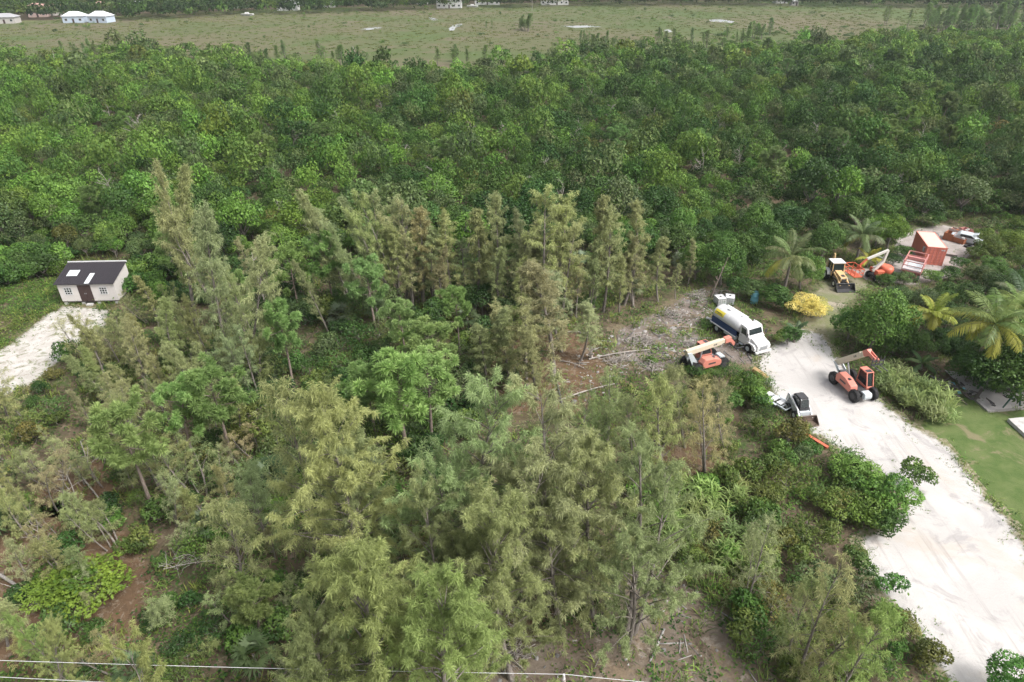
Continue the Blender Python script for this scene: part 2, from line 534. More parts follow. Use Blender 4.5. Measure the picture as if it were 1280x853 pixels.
def strap(rng, P, az, el, L, W, curl):
    """arching grass or reed blades of three quads each"""
    n = len(P)
    pts = [P]
    e = el.copy()
    for k in range(3):
        pts.append(pts[-1] + np.c_[np.cos(az) * np.cos(e), np.sin(az) * np.cos(e), np.sin(e)] * (L / 3)[:, None])
        e = e - curl * (0.6 + 0.5 * k)
    side = np.c_[-np.sin(az), np.cos(az), np.zeros(n)]
    ws = (0.7, 1.0, 0.75, 0.08)
    V = np.empty((n, 4, 2, 3))
    for k in range(4):
        V[:, k, 0] = pts[k] + side * (W * ws[k] / 2)[:, None]
        V[:, k, 1] = pts[k] - side * (W * ws[k] / 2)[:, None]
    b = (np.arange(n) * 8)[:, None, None]
    q = np.array([[0, 1, 3, 2], [2, 3, 5, 4], [4, 5, 7, 6]])[None]
    return V.reshape(-1, 3), (b + q).reshape(-1, 4)

def reedclump(seed, r, h, nc, nb=11, W=0.085):
    rng = np.random.default_rng(seed)
    P, A, E, L, C = [], [], [], [], []
    for i in range(nc):
        q = rng.normal(0, r * 0.5, 2); hh = h * rng.uniform(.6, 1.05); ln = rng.normal(0, .12, 2)
        for j in range(nb):
            f = 0.25 + 0.75 * (j + 1) / nb
            P.append((q[0] + ln[0] * hh * f, q[1] + ln[1] * hh * f, hh * f * 0.85)); A.append(j * 2.6 + rng.normal(0, .5) + i); E.append(rng.uniform(.5, 1.15)); L.append(rng.uniform(.6, 1.0)); C.append(rng.uniform(.35, .75))
    P, A, E, L, C = map(np.array, (P, A, E, L, C))
    V, Q = strap(rng, P, A, E, L, np.full(len(P), W), C)
    t = np.repeat(np.clip(rng.normal(.5, .25, len(P)), 0, 1), 8)
    return V, Q, t

def grassclump(seed, r, h, nb, W=0.045):
    rng = np.random.default_rng(seed)
    P = np.c_[rng.normal(0, r * 0.45, (nb, 2)), np.zeros(nb)]
    az = rng.uniform(0, 6.28, nb)
    V, Q = strap(rng, P, az, rng.uniform(.8, 1.5, nb), h * rng.uniform(.5, 1.1, nb), np.full(nb, W), rng.uniform(.1, .6, nb))
    return V, Q, np.repeat(np.clip(rng.normal(.5, .25, nb), 0, 1), 8)

def deadtree(seed, h, spread, nbr=9, r0=0.12, lean=0.1):
    rng = np.random.default_rng(seed)
    limbs = []
    tip = np.array([rng.normal(0, lean) * h, rng.normal(0, lean) * h, h])
    tp = curve3((0, 0, -.1), tip, (rng.normal(0, .05) * h, rng.normal(0, .05) * h, 0), 7)
    m = Mesh(); m.tube(tp, np.linspace(r0, 0.025, 7), 6)
    b = Mesh()
    for i in range(nbr):
        t = rng.uniform(.3, .95); p0 = tp[0] * (1 - t) + tp[-1] * t
        az = rng.uniform(0, 6.28); e = rng.uniform(.3, 1.1); L = spread * rng.uniform(.5, 1.1) * (1.2 - t * .6)
        d = np.array([math.cos(az) * math.cos(e), math.sin(az) * math.cos(e), math.sin(e)])
        end = p0 + d * L
        b.tube(curve3(p0, end, rng.normal(0, .08, 3) * L, 5), np.linspace(r0 * .45, .012, 5), 4)
        for k in range(3):
            s = rng.uniform(.4, .9); q = p0 + d * L * s
            b.tube(curve3(q, q + unit(d + rng.normal(0, .6, 3)) * L * .45, rng.normal(0, .03, 3), 4), np.linspace(r0 * .2, .008, 4), 3)
    return m.get(), b.get()

# ------------------------------------------------------------------ ground, road, clearings
def sdf(X, Y, poly):
    d = np.full(X.shape, 1e9)
    n = len(poly)
    for i in range(n):
        ax, ay = poly[i]; bx, by = poly[(i + 1) % n]
        ex, ey = bx - ax, by - ay
        t = np.clip(((X - ax) * ex + (Y - ay) * ey) / (ex * ex + ey * ey + 1e-12), 0, 1)
        d = np.minimum(d, np.hypot(X - ax - t * ex, Y - ay - t * ey))
    return np.where(inpoly(X, Y, poly), d, -d)

def sheet(name, poly_px, mat, z, step, soft, out):
    """a ground cover lying z above the ground: a fine grid cut to the outline; 'edge' says how far inside a point lies"""
    poly = [tuple(G(*p)[:2]) for p in poly_px]
    xs, ys = zip(*poly)
    gx = np.arange(min(xs) - out - step, max(xs) + out + step, step)
    gy = np.arange(min(ys) - out - step, max(ys) + out + step, step)
    X, Y = np.meshgrid(gx, gy)
    S = sdf(X, Y, poly)
    ed = np.clip(0.5 + S / soft, -0.6, 1.6)
    nx, ny = len(gx), len(gy)
    I = np.arange(nx * ny).reshape(ny, nx)
    q = np.stack([I[:-1, :-1], I[:-1, 1:], I[1:, 1:], I[1:, :-1]], -1).reshape(-1, 4)
    wob = lowfreq(X, Y, 2.5, 5) * 0.35 * out
    keep = ((S + wob).ravel()[q] > -out * 0.6).any(1)
    q = q[keep]
    used = np.unique(q)
    mp = np.full(nx * ny, -1); mp[used] = np.arange(len(used))
    V = np.c_[X.ravel(), Y.ravel(), np.full(X.size, z)][used]
    o = add(name, np_mesh(name, V, mp[q], mat, edge=ed.ravel()[used]))
    o['kind'] = 'structure'
    return o

gv = np.array([(-1500, -150, 0), (1500, -150, 0), (1500, 1900, 0), (-1500, 1900, 0)])
ground = add('ground', np_mesh('ground', gv, [[0, 1, 2, 3]], 'forest floor'))
ground['kind'] = 'structure'

MARSH = [(-300, 96), (0, 92), (150, 86), (300, 92), (430, 98), (520, 106), (600, 104), (690, 96), (720, 84), (800, 80), (880, 82), (960, 74), (1050, 68), (1150, 60), (1280, 54), (1600, 40), (1600, 4), (1280, 5), (1000, 1.5), (800, 2.5), (640, 5.5), (440, 10), (330, 13), (200, 18), (100, 25), (0, 29), (-300, 36)]
ROAD = [(1003, 412), (985, 426), (958, 437), (950, 455), (957, 478), (972, 495), (988, 512), (1005, 530), (1040, 553), (1075, 577), (1112, 600), (1140, 628), (1112, 655), (1080, 678), (1088, 710), (1105, 740), (1135, 770), (1165, 810), (1185, 853), (1200, 930), (1420, 930), (1400, 790), (1290, 695), (1247, 640), (1217, 605), (1183, 560), (1142, 535), (1105, 508), (1080, 480), (1060, 470), (1047, 452), (1036, 435), (1024, 418)]
TRACK = [(1003, 420), (1002, 395), (1018, 370), (1030, 352), (1062, 345), (1085, 356), (1075, 365), (1052, 385), (1045, 410), (1040, 432), (1020, 436)]
YARD = [(1052, 338), (1100, 335), (1118, 318), (1122, 298), (1150, 285), (1180, 282), (1222, 290), (1228, 305), (1205, 325), (1195, 345), (1140, 356), (1060, 352)]
LAWN = [(1140, 545), (1172, 508), (1192, 492), (1216, 500), (1236, 516), (1420, 504), (1500, 640), (1420, 760), (1300, 690), (1255, 640), (1225, 605), (1190, 562)]
RUBBLE = [(775, 412), (800, 401), (835, 385), (865, 366), (888, 355), (912, 362), (915, 385), (885, 392), (868, 412), (880, 430), (955, 432), (955, 458), (905, 452), (860, 458), (825, 462), (795, 456), (770, 440)]
SHED = [(-60, 468), (0, 440), (40, 410), (62, 392), (80, 384), (112, 386), (136, 388), (128, 410), (100, 430), (72, 452), (40, 478), (0, 496), (-60, 512)]
SOIL = [(760, 730), (800, 705), (850, 725), (905, 765), (950, 800), (965, 853), (960, 930), (560, 930), (620, 815), (690, 800), (745, 770)]
PLAY = [(1180, 464), (1205, 468), (1300, 470), (1420, 468), (1420, 503), (1280, 511.5), (1235, 515), (1216, 498), (1200, 483)]
sheet('marsh', MARSH, 'marsh grass floor', 0.02, 4.0, 9.0, 9.0)
sheet('rubble_clearing', RUBBLE, 'rubble dirt', 0.004, 0.4, 1.6, 1.2)
sheet('yard_ground', YARD, 'yard dirt', 0.004, 0.5, 1.6, 1.2)
sheet('grass_track', TRACK, 'track grass', 0.008, 0.4, 1.6, 1.0)
sheet('lawn', LAWN, 'lawn turf', 0.008, 0.4, 1.2, 0.6)
sheet('sand_road', ROAD, 'white sand', 0.014, 0.3, 1.5, 1.0)
sheet('sand_path', SHED, 'shed sand', 0.008, 0.4, 1.8, 1.2)
LITTERS = [[(-40, 690), (60, 640), (150, 655), (190, 720), (170, 800), (90, 850), (-40, 830)], [(640, 425), (700, 405), (745, 430), (760, 480), (720, 520), (640, 515), (600, 470)], [(815, 560), (860, 548), (905, 560), (900, 592), (840, 600)], [(60, 590), (130, 575), (150, 615), (90, 640), (40, 625)], [(560, 790), (690, 770), (700, 853), (560, 853)]]
for q_ in LITTERS:
    sheet('leaf_litter', q_, 'leaf litter', 0.005, 0.4, 2.0, 1.4)
sheet('bare_ground', SOIL, 'bare soil', 0.006, 0.35, 2.0, 1.4)

pm, pt_, pb = nodes_of('pond water')
pb.inputs['Base Color'].default_value = (0.46, 0.47, 0.47, 1)  # pale base colour puts the reflected sky into the water
pb.inputs['Roughness'].default_value = 0.12
MATS['pond water'] = pm
def ruts(name, heads):
    m = MATS[name]; t = m.node_tree; b = t.nodes['Principled BSDF']
    old = b.inputs['Base Color'].links[0].from_socket
    g = N(t, 'ShaderNodeNewGeometry')
    mp = N(t, 'ShaderNodeMapping')
    mp.vector_type = 'TEXTURE'
    mp.inputs['Rotation'].default_value = (0, 0, heads)
    mp.inputs['Scale'].default_value = (10.0, .60, 1)
    t.links.new(g.outputs['Position'], mp.inputs[0])
    f = ramp(t, noise(t, 1.0, 5, .7, mp.outputs[0], .3), .50, .68)
    f2 = ramp(t, noise(t, .12, 3, .6, g.outputs['Position']), .42, .62)
    f3 = ramp(t, noise(t, 9.0, 4, .8, g.outputs['Position']), .62, .74)
    c = mixc(t, math_n(t, 'MULTIPLY', math_n(t, 'MULTIPLY', f, f2), .42), old, (.22, .205, .19))
    c = mixc(t, math_n(t, 'MULTIPLY', f3, .35), c, (.20, .18, .15))
    t.links.new(c, b.inputs['Base Color'])
ruts('white sand', heading((1100, 560), (1240, 760)))
for poly in ([(536, 22), (543, 23), (548, 25), (541, 26), (537, 25)], [(561, 36), (566, 32), (577, 30), (578, 32), (569, 35), (568, 38), (562, 39)],
             [(830, 38), (836, 37), (841, 40), (834, 41)], [(886, 25), (897, 24), (918, 27), (915, 29), (903, 28), (888, 27)],
             [(450, 37), (470, 34), (478, 35), (460, 38)], [(700, 33), (735, 32), (752, 34), (720, 35)]):
    V = np.array([tuple(G(*p)[:2]) + (0.05,) for p in poly])
    bmw = bmesh.new()
    f = bmw.faces.new([bmw.verts.new(v) for v in V])
    if f.normal.z < 0 or True:
        bmesh.ops.recalc_face_normals(bmw, faces=bmw.faces[:])
    f.normal_update()
    if f.normal.z < 0:
        f.normal_flip()
    me = bpy.data.meshes.new('pond'); bmw.to_mesh(me); bmw.free(); me.materials.append(pm)
    o = add('pond', me); o['kind'] = 'structure'

# ------------------------------------------------------------------ hard-surface builder
class MB:
    def __init__(self):
        self.bm = bmesh.new()
    def _verts(self, vs, fs):
        v = [self.bm.verts.new(p) for p in vs]
        for f in fs:
            try:
                self.bm.faces.new([v[i] for i in f])
            except ValueError:
                pass
        return self
    def box(self, x0, x1, y0, y1, z0, z1, M=None, top=None):
        """top: (dx, dy) inset of the upper face"""
        a, b = top or (0, 0)
        vs = [(x0, y0, z0), (x1, y0, z0), (x1, y1, z0), (x0, y1, z0), (x0 + a, y0 + b, z1), (x1 - a, y0 + b, z1), (x1 - a, y1 - b, z1), (x0 + a, y1 - b, z1)]
        if M is not None:
            vs = [M @ Vector(v) for v in vs]
        return self._verts(vs, [(3, 2, 1, 0), (4, 5, 6, 7), (0, 1, 5, 4), (1, 2, 6, 5), (2, 3, 7, 6), (3, 0, 4, 7)])
    def prism(self, pts, y0, y1, M=None, inset=None):
        """outline pts in XZ swept from y0 to y1"""
        n = len(pts)
        vs = [(x, y0, z) for x, z in pts] + [(x, y1, z) for x, z in pts]
        if M is not None:
            vs = [M @ Vector(v) for v in vs]
        return self._verts(vs, [tuple(range(n)), tuple(range(2 * n - 1, n - 1, -1))] + [(i, n + i, n + (i + 1) % n, (i + 1) % n) for i in range(n)])
    def bar(self, p0, p1, w, h=None, roll=None):
        """square bar from p0 to p1, w wide and h high"""
        h = h or w
        p0, p1 = Vector(p0), Vector(p1)
        d = (p1 - p0).normalized()
        up = Vector((0, 0, 1)) if abs(d.z) < 0.95 else Vector((1, 0, 0))
        s = d.cross(up).normalized(); u = s.cross(d)
        vs = []
        for p in (p0, p1):
            for a, b in ((-1, -1), (1, -1), (1, 1), (-1, 1)):
                vs.append(p + s * a * w / 2 + u * b * h / 2)
        return self._verts(vs, [(3, 2, 1, 0), (4, 5, 6, 7), (0, 1, 5, 4), (1, 2, 6, 5), (2, 3, 7, 6), (3, 0, 4, 7)])
    def cyl(self, p0, p1, r0, r1=None, n=14):
        r1 = r0 if r1 is None else r1
        p0, p1 = Vector(p0), Vector(p1)
        d = (p1 - p0).normalized()
        up = Vector((0, 0, 1)) if abs(d.z) < 0.95 else Vector((1, 0, 0))
        s = d.cross(up).normalized(); u = s.cross(d)
        vs = [p + (s * math.cos(2 * math.pi * i / n) + u * math.sin(2 * math.pi * i / n)) * r for p, r in ((p0, r0), (p1, r1)) for i in range(n)]
        return self._verts(vs, [tuple(range(n - 1, -1, -1)), tuple(range(n, 2 * n))] + [(i, (i + 1) % n, n + (i + 1) % n, n + i) for i in range(n)])
    def loft(self, rings, cap=True):
        n = len(rings[0])
        vs = [p for r in rings for p in r]
        fs = [(k * n + i, k * n + (i + 1) % n, (k + 1) * n + (i + 1) % n, (k + 1) * n + i) for k in range(len(rings) - 1) for i in range(n)]
        if cap:
            fs += [tuple(range(n - 1, -1, -1)), tuple(range((len(rings) - 1) * n, len(rings) * n))]
        return self._verts(vs, fs)
    def pipe(self, pts, r, n=6):
        for a, b in zip(pts[:-1], pts[1:]):
            self.cyl(a, b, r, n=n)
        return self
    def build(self, name, mat, parent=None, bevel=0.0, smooth=False):
        bm = self.bm
        bmesh.ops.recalc_face_normals(bm, faces=bm.faces[:])
        if bevel:
            es = [e for e in bm.edges if len(e.link_faces) == 2 and e.calc_face_angle(0) > 0.6]
            bmesh.ops.bevel(bm, geom=es, offset=bevel, segments=2, affect='EDGES', profile=0.5, clamp_overlap=True)
        me = bpy.data.meshes.new(name)
        bm.to_mesh(me); bm.free()
        if smooth:
            me.polygons.foreach_set('use_smooth', np.array([len(p.vertices) == 4 for p in me.polygons]))
        me.materials.append(MATS[mat] if isinstance(mat, str) else mat)
        return add(name, me, parent)

def thing(name, label, cat, loc=(0, 0, 0), rz=0.0, group=None):
    o = bpy.data.objects.new(name, None)
    COL.objects.link(o)
    o.empty_display_size = 0.3
    o.location = loc
    o.rotation_euler = (0, 0, rz)
    o['label'], o['category'] = label, cat
    if group:
        o['group'] = group
    return o

def tag(o, label, cat, group=None):
    o['label'], o['category'] = label, cat
    if group:
        o['group'] = group
    return o

paint('white paint', (0.60, 0.60, 0.60), 0.35, wear=0.15)
paint('cream paint', (0.56, 0.50, 0.385), 0.45, wear=0.45, dirt=(0.40, 0.30, 0.2), scale=4)
paint('faded orange paint', (0.55, 0.20, 0.15), 0.5, wear=0.35, dirt=(0.62, 0.30, 0.22), scale=2.5)
paint('orange paint', (0.56, 0.135, 0.075), 0.42, wear=0.25, dirt=(0.35, 0.12, 0.06))
paint('container red', (0.60, 0.195, 0.140), 0.55, wear=0.35, dirt=(0.33, 0.10, 0.06), scale=1.5)
paint('container roof', (0.68, 0.42, 0.36), 0.6, wear=0.35, dirt=(0.50, 0.22, 0.17), scale=1.2)  # paler than the walls: light from above put into the roof colour
paint('navy paint', (0.016, 0.040, 0.125), 0.4, wear=0.15)
paint('machine yellow', (0.54, 0.37, 0.18), 0.5, wear=0.4, dirt=(0.32, 0.2, 0.1))
paint('sign yellow', (0.66, 0.55, 0.06), 0.5, wear=0.1)
paint('black rubber', (0.018, 0.018, 0.019), 0.85, wear=0.5, dirt=(0.13, 0.115, 0.10), scale=5)
paint('dark steel', (0.045, 0.045, 0.048), 0.55, wear=0.35, dirt=(0.15, 0.11, 0.08))
paint('grey steel', (0.30, 0.31, 0.32), 0.45, wear=0.3)
paint('pale steel', (0.46, 0.50, 0.52), 0.4, wear=0.25)
paint('worn bucket steel', (0.13, 0.095, 0.075), 0.5, wear=0.6, dirt=(0.26, 0.17, 0.12))
paint('tinted glass', (0.018, 0.026, 0.028), 0.08, wear=0.1, spec=0.8)
paint('brown metal roof', (0.030, 0.026, 0.030), 0.5, wear=0.25, dirt=(0.06, 0.048, 0.048))
paint('brown door', (0.055, 0.034, 0.032), 0.6, wear=0.2)
paint('blush siding', (0.62, 0.58, 0.56), 0.7, wear=0.2, dirt=(0.5, 0.43, 0.36))
paint('skylight sheet', (0.60, 0.64, 0.64), 0.4, wear=0.1)
paint('pale block', (0.46, 0.45, 0.43), 0.9, wear=0.4, dirt=(0.35, 0.31, 0.27))
paint('blue plastic', (0.14, 0.36, 0.44), 0.45, wear=0.15)
paint('green steel', (0.018, 0.075, 0.055), 0.45, wear=0.2)
paint('rusty steel', (0.26, 0.095, 0.045), 0.8, wear=0.6, dirt=(0.13, 0.06, 0.04))
paint('wire grey', (0.58, 0.58, 0.58), 0.5, wear=0.0)
paint('pink plaster', (0.48, 0.36, 0.33), 0.8, wear=0.2)
paint('grey roof', (0.30, 0.30, 0.31), 0.8, wear=0.3)
paint('white roof', (0.55, 0.56, 0.58), 0.7, wear=0.2)
paint('terracotta roof', (0.36, 0.22, 0.19), 0.8, wear=0.3)
paint('blue plaster', (0.42, 0.49, 0.58), 0.8, wear=0.2)
paint('grey plaster', (0.42, 0.40, 0.38), 0.8, wear=0.3)
paint('deck grey', (0.46, 0.42, 0.42), 0.7, wear=0.4, dirt=(0.3, 0.24, 0.22))
paint('faded red rail', (0.46, 0.20, 0.18), 0.6, wear=0.3, dirt=(0.6, 0.36, 0.32))

def wheel(parent, x, y, r, w, rim='pale steel', rim_r=0.52):
    """tyre with a dished rim as its sub-part"""
    sgn = 1 if y > 0 else -1
    m = MB()
    ring = lambda yy, rr: [(x + rr * math.cos(2 * math.pi * i / 24), yy, r + rr * math.sin(2 * math.pi * i / 24)) for i in range(24)]
    m.loft([ring(y - w / 2, r * 0.80), ring(y - w / 2 * 0.92, r * 0.95), ring(y - w / 4, r), ring(y + w / 4, r), ring(y + w / 2 * 0.92, r * 0.95), ring(y + w / 2, r * 0.80)])
    if r > 0.55:                                   # lugs of the tread
        for i in range(16):
            a = 2 * math.pi * i / 16
            M = Matrix.Translation((x, y, r)) @ Matrix.Rotation(-a, 4, 'Y') @ Matrix.Rotation(0.35 if i % 2 else -0.35, 4, 'X')
            m.box(r * 0.97, r * 1.035, -w * 0.42, w * 0.42, -0.035, 0.035, M)
    t = m.build('wheel', 'black rubber', parent, smooth=False)
    m = MB()
    yo = y + sgn * (w / 2 + 0.004)
    m.loft([ring(yo, r * rim_r), ring(yo - sgn * 0.05, r * rim_r * 0.8), ring(yo - sgn * 0.05, r * 0.22), ring(yo + sgn * 0.02, r * 0.16)])
    m.build('rim', rim, t)
    return t

# ------------------------------------------------------------------ tank truck
def tank_truck():
    hd = heading((896, 413), (929, 435))
    mid = (G(900, 419) + G(929, 436)) / 2
    side = Vector((-math.sin(hd), math.cos(hd), 0))
    loc = mid + side * 1.0
    T = thing('tank_truck', 'white tank truck with navy side panels and a yellow panel on its tank', 'truck', (loc.x, loc.y, 0), hd)
    MB().box(-3.45, 2.9, -.45, .45, .62, .90).build('chassis', 'dark steel', T, .02)
    rings = []
    n = 28
    for x, s in ((-3.62, .45), (-3.58, .75), (-3.45, .93), (-3.25, 1), (-1.9, 1), (-.6, 1), (.45, 1), (.62, .93), (.74, .75), (.78, .45)):
        rings.append([(x, 1.10 * s * math.cos(2 * math.pi * i / n), 2.02 + .86 * s * math.sin(2 * math.pi * i / n)) for i in range(n)])
    tk = MB().loft(rings).build('tank', 'white paint', T, smooth=True)
    m = MB()
    for x in (-2.6, -1.2, .1):
        m.loft([[(x + dx, (1.115) * math.cos(2 * math.pi * i / n), 2.02 + (.875) * math.sin(2 * math.pi * i / n)) for i in range(n)] for dx in (-.03, .03)])
    m.build('tank_band', 'white paint', tk)
    MB().cyl((-1.9, 0, 2.85), (-1.9, 0, 3.02), .3).build('manhole', 'white paint', tk, .02)
    MB().cyl((-.1, .1, 2.85), (-.1, .1, 2.98), .18).build('hatch', 'white paint', tk, .02)
    MB().box(-3.0, .3, .38, .62, 2.84, 2.88).build('walkway', 'white paint', tk)
    # yellow panel wrapped round the upper right flank of the tank, with dark lettering lines on it
    def strip(x0, x1, a0, a1, off, name, mat, par):
        rr = []
        for i in range(9):
            a = a0 + (a1 - a0) * i / 8
            rr.append([(x, (1.10 + off) * -math.cos(a), 2.02 + (.86 + off) * math.sin(a)) for x in (x0, x1)])
        mm = MB()
        mm._verts([p for r in rr for p in r], [(2 * i, 2 * i + 1, 2 * i + 3, 2 * i + 2) for i in range(8)])
        return mm.build(name, mat, par)
    sg = strip(-3.22, -1.75, .16, .80, .022, 'sign_panel', 'sign yellow', tk)
    strip(-3.05, -2.05, .42, .50, .028, 'lettering', 'dark steel', T)
    strip(-2.75, -1.95, .30, .35, .028, 'lettering', 'dark steel', T)
    for s in (-1, 1):
        m = MB()
        m.prism([(-3.45, .98), (.55, .98), (.55, 1.62), (-3.45, 1.72)], s * 1.03, s * 1.13)
        m.build('side_panel', 'navy paint', T, .015)
        MB().box(-3.5, .62, min(s * 1.12, s * 1.27), max(s * 1.12, s * 1.27), .90, .99).build('side_rail', 'white paint', T, .015)
        MB().box(-1.3, .5, min(s * .72, s * 1.12), max(s * .72, s * 1.12), .52, .88).build('tool_box', 'pale steel', T, .03)
    MB().box(-3.62, -3.45, -1.15, 1.15, .55, .95).build('rear_bumper', 'pale steel', T, .02)
    m = MB(); m.cyl((-3.7, -.9, 1.0), (-4.15, -1.15, 1.0), .11); m.box(-4.25, -4.05, -1.25, -1.0, .9, 1.1)
    m.build('outlet_pipe', 'white paint', T, .01)
    m = MB(); m.bar((-3.66, .5, .9), (-3.66, .5, 2.9), .05); m.bar((-3.66, .85, .9), (-3.66, .85, 2.9), .05)
    for k in range(6):
        m.bar((-3.66, .5, 1.1 + .3 * k), (-3.66, .85, 1.1 + .3 * k), .035)
    m.build('ladder', 'pale steel', T)
    # cab
    cab = MB().prism([(.92, .72), (2.45, .72), (2.50, 1.72), (2.28, 1.80), (1.92, 2.62), (1.75, 2.70), (.98, 2.74), (.92, 2.66)], -1.05, 1.05).build('cab', 'white paint', T, .05)
    m = MB()
    m.prism([(2.40, 1.78), (2.42, .72), (3.60, .62), (3.66, 1.20), (3.50, 1.36)], -.86, .86)
    m.build('hood', 'white paint', T, .07)
    for s in (-1, 1):
        MB().prism([(1.92 + .02, .62), (2.02, .98), (2.30, 1.14), (2.72, 1.14), (3.0, .98), (3.10, .62), (3.5, .60), (3.52, .95), (3.2, 1.24), (2.30, 1.28), (1.9, 1.18)], s * .86, s * 1.12).build('fender', 'white paint', T, .03)
        MB().prism([(1.18, 1.78), (1.98, 1.78), (1.80, 2.42), (1.18, 2.46)], s * 1.052, s * 1.066).build('side_window', 'tinted glass', cab)
        m = MB(); m.prism([(1.08, .85), (2.02, .85), (2.10, 1.70), (1.08, 1.70)], s * 1.052, s * 1.062)
        dr = m.build('door', 'white paint', cab, .004)
        MB().box(1.15, 1.30, s * 1.075 - .015, s * 1.075 + .015, 1.5, 1.54).build('handle', 'dark steel', dr)
        MB().box(1.1, 1.7, min(s * .9, s * 1.14), max(s * .9, s * 1.14), .50, .60).build('step', 'pale steel', T, .01)
        m = MB(); m.bar((2.2, s * 1.05, 2.0), (2.35, s * 1.30, 2.05), .035); m.box(2.31, 2.39, s * 1.30 - .09, s * 1.30 + .09, 1.85, 2.3)
        m.build('mirror', 'dark steel', T, .01)
        MB().cyl((3.57, s * .66, .98), (3.645, s * .66, .99), .12).build('headlight', 'skylight sheet', T, .01)
    nrm = Vector((2.62 - 1.80, 0, 2.28 - 1.92)).normalized()
    q = lambda x, y, z: Vector((x, y, z)) + nrm * .018
    MB()._verts([q(2.235, -.9, 1.90), q(2.235, .9, 1.90), q(1.985, .84, 2.47), q(1.985, -.84, 2.47)], [(0, 1, 2, 3)]).build('windshield', 'tinted glass', cab)
    m = MB()
    for k in range(6):
        m.box(3.62, 3.67, -.5, .5, .74 + .075 * k, .785 + .075 * k)
    m.build('grille', 'grey steel', T)
    MB().box(3.58, 3.80, -1.08, 1.08, .38, .62).build('bumper', 'white paint', T, .04)
    MB().cyl((.85, .9, .9), (.85, .9, 2.75), .07, n=10).build('exhaust', 'pale steel', T)
    for s in (-1, 1):
        wheel(T, 2.5, s * .98, .50, .28)
        wheel(T, -2.45, s * 1.0, .50, .28)
        wheel(T, -2.45, s * .68, .50, .26)
tank_truck()

